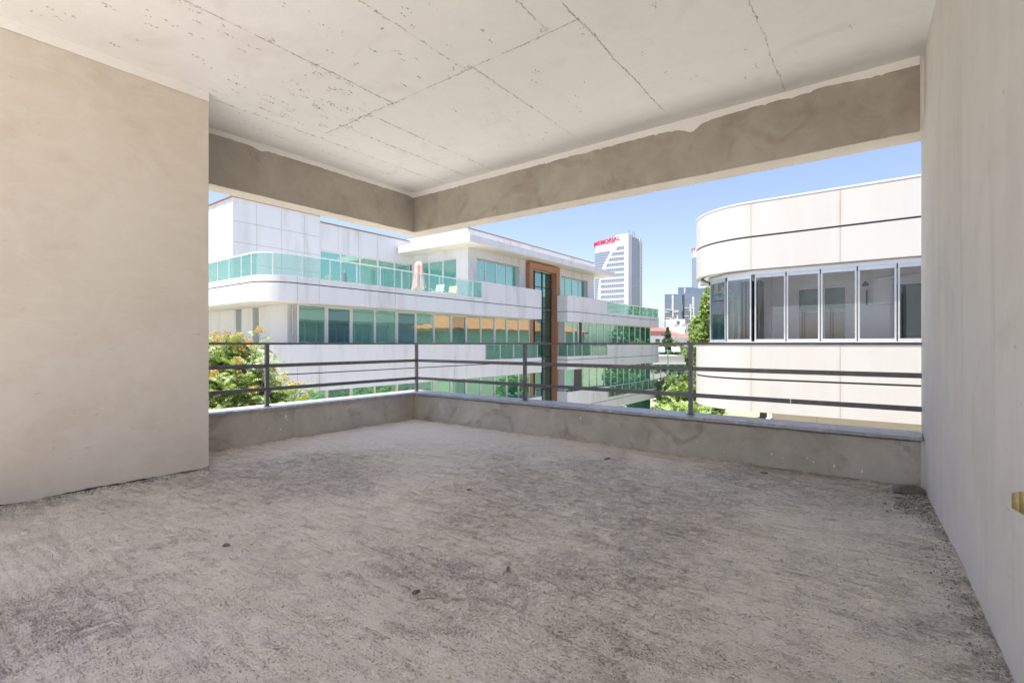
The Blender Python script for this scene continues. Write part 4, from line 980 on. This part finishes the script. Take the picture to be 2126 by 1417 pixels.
feather_tree("feather leaved tree with orange yellow blossom clusters beside the left wall", -12.65, 5.2, -1.55, 2.02, 2.05, 3100, 3, .42, flowers=120, pairs=10, shell=.15, ll=.13, lw=.026)
feather_tree("bright feather leaved tree filling the gap just below the railing", -8.2, 24.5, -4.6, 3.4, 1.75, 900, 5, .75, pairs=8, ll=.20, lw=.055)
feather_tree("feather leaved tree under the rounded corner of the right building", -4.9, 20.5, -5.3, 2.8, 2.0, 600, 6, .75, pairs=8, ll=.20, lw=.055)
tree("deciduous_tree", "tall bright green tree rising against the edge of the right building", -15.2, 61, -.7, 3.8, 6.9, 16000, .30, L_BRIGHT, 21, lobes=26)
tree("deciduous_tree", "broad mid green tree filling the gap behind the lower cross bars", -16.4, 53, -5.6, 3.6, 3.4, 14000, .26, L_MID, 22, lobes=20)
tree("deciduous_tree", "round bright tree low in front of the broad mid green one", -11.9, 38, -5.4, 2.5, 2.6, 9000, .22, L_BRIGHT, 23)
tree("deciduous_tree", "dark leaved tree behind the floodlights", -38.5, 112, -3.4, 7.0, 4.0, 12000, .45, L_MID, 24, lobes=22)
tree("deciduous_tree", "olive green tree between the floodlights and the tall bright tree", -30.0, 104, -3.8, 5.0, 4.0, 9000, .42, L_MID, 27, lobes=20)
tree("conifer", "grey green conifer in front of the small red roofed houses", -38.0, 108, -1.0, 4.2, 4.6, 6000, .34, L_DARK, 25, conifer=True)
for q, (tx, ty_, tz_, tr) in enumerate([(-11.5, 66, -1.0, 4.2), (-9.5, 76, -.5, 4.6), (-12.5, 86, -.8, 4.6), (-8.5, 98, -.5, 5.0)]):
    tree("deciduous_tree", ["tall leafy tree just behind the tall bright one", "second tall tree in the row behind the right building", "third tall tree in the row behind the right building", "farthest tall tree in the row behind the right building"][q],
         tx, ty_, tz_, tr, 6.5, 7000, .4, L_MID, 40 + q, "row of trees behind the right building")

# ================================================================== SPORTS GROUND BITS SEEN THROUGH THE GAP
fl = thing("floodlight", "green floodlight mast with two pale lamps in the gap between the buildings", "floodlight", (-31.3, 89, GROUND))
m_grn = simple("green mast paint", (0.10, 0.30, 0.19), .5)
MB().tube([(-31.3, 89, GROUND), (-31.3, 89, -1.0)], [.16, .12], n=8).build("mast", m_grn, fl)
MB().box(-33.2, -29.4, 88.9, 89.1, -1.35, -1.2).build("cross_arm", m_grn, fl)
rot = Matrix.Rotation(R(37), 3, 'Z')
for sx in (-1.25, 1.55):
    pts = [rot @ Vector(p) for p in ((sx - .75, 0, -.45), (sx + .75, 0, -.45), (sx + .75, .35, .35), (sx - .75, .35, .35))]
    ex = rot @ Vector((0, .12, -.05)); mbx = MB().extrude([(p.x - 31.3, p.y + 89, p.z - 1.0) for p in pts], tuple(ex))
    mbx.build("lamp_head", simple("lamp glass white", (.8, .82, .84), .3), fl)
st = thing("grandstand", "flat grey grandstand roof beyond the floodlight", "grandstand", (-34, 99, GROUND))
def rbox(mbx, cx, cy, x0, x1, y0, y1, z0, z1, mi=0, ang=37):
    c_, s_ = math.cos(R(ang)), math.sin(R(ang)); f = lambda x, y: (cx + x * c_ - y * s_, cy + x * s_ + y * c_)
    return mbx.prism([f(x0, y0), f(x1, y0), f(x1, y1), f(x0, y1)], z0, z1, mi)
MB_ = MB(); rbox(MB_, -34, 99, -4, 2.6, 0, 8, -3.7, -2.45); MB_.build("roof", simple("weathered grey cladding", (.36, .36, .34), .9, stretch=(1, 1, 6)), st)
MB_ = MB(); rbox(MB_, -34, 99, -3.8, 2.8, -.3, -.05, -4.15, -3.75); MB_.build("eaves", M_ALU, st)
MB_ = MB()
for q in range(5): rbox(MB_, -34, 99, -3.6 + q * 1.4, -3.45 + q * 1.4, .3, .45, GROUND, -3.7)
MB_.build("posts", m_grn, st)
fn = thing("mesh_fence", "green sports ground fence between the office building and the trees", "fence", (-30, 78, GROUND))
for q in range(7):
    MB_ = MB(); rbox(MB_, -28.5, 78, -4 + q * 1.3, -3.9 + q * 1.3, 0, .1, GROUND, -3.4); MB_.build("post", m_grn, fn)
MB_ = MB()
for z in (-3.5, -4.6, -5.7): rbox(MB_, -28.5, 78, -3.9, 3.9, .02, .08, z, z + .07)
MB_.build("rail", m_grn, fn)

# small houses on the rise behind, each its own thing
def house(label, x, y, w, dep, z1, wallm, roofm=None, hip=1.2, ang=37, wins=3, cat="house", name="house"):
    h_ = thing(name, label, cat, (x, y, GROUND)); mbx = MB(); rbox(mbx, x, y, -w / 2, w / 2, 0, dep, GROUND, z1, ang=ang); mbx.build("wall", wallm, h_)
    c_, s_ = math.cos(R(ang)), math.sin(R(ang)); f = lambda a, b_, z: (x + a * c_ - b_ * s_, y + a * s_ + b_ * c_, z)
    if roofm:
        e = .5; mbx = MB(); a0, a1, b0, b1 = -w / 2 - e, w / 2 + e, -e, dep + e; r0, r1, rb = -w / 4, w / 4, dep / 2; z = z1 + .003
        C4 = [f(a0, b0, z), f(a1, b0, z), f(a1, b1, z), f(a0, b1, z)]; R2 = [f(r0, rb, z + hip), f(r1, rb, z + hip)]
        mbx.face(C4[::-1]); mbx.face([C4[0], C4[1], R2[1], R2[0]]); mbx.face([C4[1], C4[2], R2[1]]); mbx.face([C4[2], C4[3], R2[0], R2[1]]); mbx.face([C4[3], C4[0], R2[0]])
        mbx.build("roof", roofm, h_)
    for q in range(wins):
        mbx = MB(); cx_ = -w / 2 + (q + .5) * w / wins; rbox(mbx, x, y, cx_ - .5, cx_ + .5, -.04, .03, z1 - 1.9, z1 - .7, ang=ang); mbx.build("window", G_TOWER2, h_)
    return h_
red = simple("red clay roof", (0.21, 0.085, 0.07), .8, var=.25, scale=2); brn = simple("brown clay roof", (0.16, 0.10, 0.08), .8, var=.2, scale=2)
def P(px, Z):   # metres right of the view axis and metres away -> plan position
    c_, s_ = math.cos(R(37)), math.sin(R(37)); return (px * c_ - Z * s_, px * s_ + Z * c_)
house("small pink house left of the conifer", *P(41.5, 142), 9, 8, 3.6, simple("pink render", (.62, .33, .30), .9), red, 1.3, wins=2)
house("pale grey house with a salmon door beside the office building", *P(36.2, 122), 8.6, 6, 1.9, simple("pale grey render", (.60, .60, .61), .9), None, wins=1)
house("grey flat roofed house right behind the conifer", *P(44.5, 130), 9.5, 7, 1.5, simple("cool grey render", (.46, .47, .50), .9), None, wins=2)
house("house with a brown red hipped roof left of the tall bright tree", *P(50.5, 138), 10, 8, .9, simple("white render", (.66, .65, .63), .9), brn, 1.9, wins=3)
house("house with a bright red roof behind the grey one", *P(48.5, 150), 9, 7, 2.4, simple("cream render", (.6, .58, .52), .9), red, 1.2, wins=2)
house("cream building with balconies in front of the glass tower", *P(60.0, 185), 13, 8, 6.0, simple("sand render", (.58, .53, .44), .9), None, wins=5)
house("plain white block rising beside the glass tower's foot", *P(61.0, 180), 5.2, 6, 9.0, simple("bright white render", (.76, .76, .76), .8), None, wins=1)
MB_ = MB(); rbox(MB_, *P(36.2, 122), 1.2, 2.6, -.1, -.01, -1.8, .6)
sd = [o for o in bpy.data.objects if o.get('label', '').startswith("pale grey house")][0]; MB_.build("door", simple("salmon door", (.68, .25, .18), .7), sd)
for q, (sx_, sz_) in enumerate(((57.0, 4.9), (59.6, 4.9))):
    x_, y_ = P(sx_, 170); mbx = MB(); rings = []
    for r_, dz in ((.05, .0), (.45, .06), (.75, .2)):
        rings.append([Vector((math.cos(a) * r_, -dz * 1.0 if False else dz * -1, math.sin(a) * r_)) for a in [2 * math.pi * i / 14 for i in range(14)]])
    for a, b_ in zip(rings, rings[1:]):
        for i in range(14):
            f_ = lambda p: tuple((rot @ p) + Vector((x_, y_, sz_ + 1.2)))
            mbx.face([f_(a[i]), f_(b_[i]), f_(b_[(i + 1) % 14]), f_(a[(i + 1) % 14])], 0, True)
    mbx.tube([(x_, y_ + .1, GROUND), (x_, y_ + .1, sz_ + 1.2)], .06, n=6)
    tag(mbx.build("satellite_dish", M_ALU), ["left of the two white satellite dishes on the distant roofs", "right of the two white satellite dishes on the distant roofs"][q], "satellite dish", "satellite dishes")

# ================================================================== DISTANT TOWERS
def louvre(name, c0, c1, sc):
    m, t, b = nt(name); c = node(t, "ShaderNodeTexCoord"); sp = node(t, "ShaderNodeSeparateXYZ"); t.links.new(c.outputs['Object'], sp.inputs[0])
    f = maths(t, 'FRACT', maths(t, 'MULTIPLY', sp.outputs[2], sc)); t.links.new(mix(t, ramp(t, f, [(.72, 0.0), (.80, 1.0)]), c0, c1), b.inputs['Base Color']); b.inputs['Roughness'].default_value = .5; return m
M_LOUV = louvre("white louvre cladding", (.60, .61, .63), (.38, .39, .42), 1 / 1.8)
M_WHITE = simple("tower white", (.62, .63, .65), .6, var=.04, scale=.1)
M_TGL = louvre("blue curtain wall bands", (.16, .22, .30), (.34, .40, .47), 1 / 1.8)
MATS["blue curtain wall bands"] = M_TGL
def frame_xf(ox, oy):
    c_, s_ = math.cos(R(37)), math.sin(R(37)); return lambda a, b_: (ox + a * c_ - b_ * s_, oy + a * s_ + b_ * c_)
def text_mesh(word, size, mat, parent, to_world, extr=.3):
    cu = bpy.data.curves.new("letters", 'FONT'); cu.body = word; cu.size = size; cu.extrude = extr; cu.space_character = 1.05; cu.offset = size * 0.018
    ob = bpy.data.objects.new("tmp", cu); COL.objects.link(ob); dg = bpy.context.evaluated_depsgraph_get(); dg.update()
    me = bpy.data.meshes.new_from_object(ob.evaluated_get(dg)); bpy.data.objects.remove(ob)
    base = Vector(parent['_base'])
    for v_ in me.vertices: v_.co = Vector(to_world(v_.co)) - base
    me.materials.clear(); me.materials.append(mat); me.name = "letters"
    o = bpy.data.objects.new("letters", me); COL.objects.link(o); o.parent = parent; return o
def tower(name, label, ox, oy, sc, word, dz=0.0, arms=True):
    """white hospital slab with a curved glass flank; sc scales its plan and height"""
    T = thing(name, label, "tower", (ox, oy, GROUND)); f = frame_xf(ox, oy)
    u = Vector((-23.2, 15.0)); u.normalize()                               # along the front, to the left
    nrm = Vector((-u.y, u.x)) * -1.0                                        # away from the viewer
    if nrm.y < 0: nrm = -nrm
    g = lambda s_, d_: f((u.x * s_ + nrm.x * d_) * sc, (u.y * s_ + nrm.y * d_) * sc)
    Zs = lambda z: z * sc + dz
    ARC = [(0.0, 73.6), (3.2, 72.2), (7.4, 69.4), (10.2, 66.6), (12.6, 63.4), (15.0, 59.4), (17.0, 56.0), (18.8, 53.0), (20.2, 48.5), (21.3, 43.0), (22.0, 37.0), (22.4, 30.0)]
    out = [(0.0, None)] + ARC + [(22.4, None)]
    pts = [(*g(s_, 0), GROUND if z is None else Zs(z)) for s_, z in out]
    back = [(*g(s_, 1.6), GROUND if z is None else Zs(z)) for s_, z in out]
    mbx = MB(); vec = Vector(back[0]) - Vector(pts[0]); mbx.extrude(pts, tuple(vec)); mbx.build("front_slab", M_LOUV, T)
    for q in range(16):
        z = 64.0 - q * 3.63; l_ = min(20.8, [9.0, 12.4, 14.6, 16.4, 17.8, 19.0, 19.9][q] if q < 7 else 19.9)
        if Zs(z) < GROUND + 5: break
        z0, z1 = Zs(z), Zs(z + 1.75); a, b_ = g(3.2, -.12), g(l_, -.12); cpt = g(l_ - 1.5, -.12)
        pts = [(*a, z0), (*b_, z0), (*cpt, z1), (*a, z1)] if q < 6 else [(*a, z0), (*b_, z0), (*b_, z1), (*a, z1)]
        v_ = Vector(g(0, .2)) - Vector(g(0, 0)); w = MB().extrude(pts, (v_.x, v_.y, 0)).build("window_band", M_TGL, T)
        if arms:
            mbx = MB()
            for s_ in np.arange(4.4, l_ - 2, 1.5):
                p0 = g(s_, -.18); p1 = g(s_ + .12, -.18); p2 = g(s_ + .12, .1); p3 = g(s_, .1); mbx.prism([p0, p1, p2, p3], z0 + .02, z1 - .02)
            mbx.build("mullions", M_WHITE, w)
    # curved glass flank behind the slab
    gp = [(1.6, 1.75), (3, 1.7), (10, 1.7), (16, 1.9), (21, 2.6), (25, 4.2), (27.4, 7.0), (28.0, 10.5), (27, 13), (1.6, 13)]
    MB().prism([g(a, b_) for a, b_ in gp][::-1], GROUND, Zs(64.0), sm=True).build("glass_flank", M_TGL, T)
    MB().prism([g(a * .985 + .1, b_ * .99 + .1) for a, b_ in gp][::-1], Zs(64.0) + .01, Zs(68.8), sm=True).build("crown_band", M_WHITE, T)
    # right hand end: white fin, striped glazing, dark louvred edge
    c2 = Vector((13.4, 15.0)); r_ = c2.normalized(); n2 = Vector((-r_.y, r_.x))
    h = lambda s_, d_: f((r_.x * s_ + n2.x * d_) * sc, (r_.y * s_ + n2.y * d_) * sc)
    q4 = lambda s0, s1, d0, d1: [h(s0, d0), h(s1, d0), h(s1, d1), h(s0, d1)]
    MB().prism(q4(0.02, 4.6, 0, 10), GROUND, Zs(74.3)).build("end_fin", M_WHITE, T)
    MB().prism(q4(4.61, 16.2, .5, 10), GROUND, Zs(73.0)).build("end_glazing", G_TOWER, T)
    mbx = MB()
    for q in range(9): mbx.prism(q4(5.0 + q * 1.3, 5.3 + q * 1.3, .38, .48), GROUND, Zs(72.7))
    mbx.build("end_mullions", M_WHITE, T)
    MB().prism(q4(16.21, 18.6, 0, 10), GROUND, Zs(73.4)).build("end_fin", M_WHITE, T)
    MB().prism(q4(18.61, 20.4, .6, 9), GROUND, Zs(71.5)).build("edge_louvres", M_MULL, T)
    mbx = MB()
    for q in range(30): mbx.prism(q4(18.62, 20.8, .2, .58), Zs(70.6 - q * 2.4), Zs(71.4 - q * 2.4))
    mbx.build("edge_slats", M_WHITE, T)
    # lettering on a light lattice
    redm = simple("red sign letters", (0.62, 0.025, 0.06), .4, var=.03)
    a0, a1 = Vector(g(27.6, 6.0)), Vector(g(9.6, 1.7)); dv = (a1 - a0); wl_ = dv.length; dv.normalize()
    size = 4.3 if arms else 3.4
    o = text_mesh(word, size, redm, T, lambda c: (0, 0, 0)) if False else None
    def tw(c): return (a0.x + dv.x * c[0] - dv.y * c[2], a0.y + dv.y * c[0] + dv.x * c[2], Zs(69.1) + c[1] + c[0] * .075)
    text_mesh(word, size, redm, T, tw)
    mbx = MB(); mbx.tube([tw((0, -.35, .6)), tw((wl_ * .95, -.35, .6))], .12, n=5)
    for q in range(9):
        x_ = wl_ * .95 * q / 8; mbx.tube([tw((x_, -1.3, .6)), tw((x_, 3.0, .6))], .10, n=5)
    mbx.build("sign_frame", M_MULL, T)
    if arms:
        mbx = MB(); p = [f(-13, 3), f(-8, 6), f(-4.2, 4)]
        mbx.tube([(*f(-13, 14), 68), (*f(-11, 14), 75.2), (*f(-5.0, 14), 79.0), (*f(-4.6, 14), 79.2)], .13, n=5); mbx.tube([(*f(-4.8, 14), 78.0), (*f(-4.2, 14), 81.2)], .12, n=5)
        mbx.build("roof_crane", simple("crane steel", (.4, .43, .47), .5), T)
        mbx = MB()
        for q, (a, b_, z0, z1) in enumerate(((-8.8, -6.6, 66, 71.8), (-6.4, -4.2, 66, 73.0))):
            mbx.prism([f(a, 18), f(b_, 18), f(b_, 21), f(a, 21)], z0, z1)
        mbx.build("roof_plant", M_GREYREV, T)
        mbx = MB()
        for a in (.8, 4.5, 6.2): mbx.tube([(*f(a, 2 + a), 73), (*f(a, 2 + a), 76.6), (*f(a + .8, 2 + a), 76.8)], .12, n=5)
        mbx.build("roof_masts", M_MULL, T)
    return T
tower("hospital_tower", "white tower with red MEMORIAL letters along its crown", *P(78.4, 330), 1.0, "MEMORIAL")
tower("hotel_tower", "distant twin tower half hidden behind the curved building", *P(195.5, 440), 1.27, "TE", 0.0, arms=False)

def glass_block(label, px0, px1, Z, dep, z1, bars, seed):
    x0 = (px0 - 1063) / 1018 * Z; x1 = (px1 - 1063) / 1018 * Z; T = thing("glass_tower", label, "tower", (*P((x0 + x1) / 2, Z), GROUND)); f = frame_xf(*P(0, 0))
    q4 = lambda a, b_, c, d: [f(a, c), f(b_, c), f(b_, d), f(a, d)]
    MB().prism([f(x0, Z), f(x1, Z), f(x1 * 1.02 + dep, Z + dep), f(x0 * (1 + dep / Z) + .5, Z + dep)], GROUND, z1).build("glazing", G_TOWER, T)
    mbx = MB(); w = x1 - x0
    for q in range(1, int((z1 - GROUND) / 3.4)): mbx.prism(q4(x0 + .02, x1 - .02, Z - .12, Z - .01), z1 - q * 3.4, z1 - q * 3.4 + .18)
    for q in range(1, int(w / 1.5)): mbx.prism(q4(x0 + q * 1.5, x0 + q * 1.5 + .10, Z - .10, Z - .012), GROUND, z1 - .02)
    mbx.build("glazing_grid", simple("steel grid", (.22, .28, .34), .5), T)
    rb = random.Random(seed)
    for (bx, z0_, z1_) in bars:
        MB().prism(q4(x0 + bx * w, x0 + bx * w + .75, Z - .9, Z - .13), z0_, z1_).build("white_fin", M_WHITE, T)
    mbx = MB()
    for bx in sorted({b_[0] for b_ in bars} | {.08, .75}):
        z = z1 - 9 + rb.uniform(-1, 1)
        while z > 0: MB().prism(q4(x0 + bx * w - 1.2, x0 + bx * w + 1.2, Z - .8, Z - .125), z, z + .45).build("balcony", M_WHITE, T); z -= 4.4
    return T
glass_block("blue glass block with white fins, left of the two joined blocks", 1380, 1409, 258, 18, 26.0, ((.5, 14, 25.5), (.82, 0, 15), (.22, -6, 6)), 1)
glass_block("taller blue glass block with white fins next to the tall tree", 1409.5, 1440, 262, 18, 27.0, ((.08, 0, 24), (.48, -4, 10), (.72, 12, 21), (.9, 14, 25)), 2)
glass_block("pale glass block behind the two finned blocks", 1408, 1437, 292, 20, 33.5, ((.4, 28, 33),), 3)
# blue hills far behind
mbx = MB(); f = frame_xf(0, 0); prof = [(-900, 10), (-300, 30), (60, 22), (180, 34), (300, 62), (335, 74), (372, 60), (460, 44), (700, 52), (1200, 20)]
for (a, z0_), (b_, z1_) in zip(prof, prof[1:]):
    mbx.face([(*f(a, 1300), GROUND - 3), (*f(b_, 1300), GROUND - 3), (*f(b_, 1350), z1_), (*f(a, 1350), z0_)]); mbx.face([(*f(a, 1350), z0_), (*f(b_, 1350), z1_), (*f(b_, 1500), GROUND - 3), (*f(a, 1500), GROUND - 3)])
tag(mbx.build("hills", simple("hazy hill", (.20, .26, .33), 1.0)), "low blue hills on the horizon beyond the towers", "hills", kind="structure")

for o in bpy.data.objects:
    if '_base' in o: del o['_base']
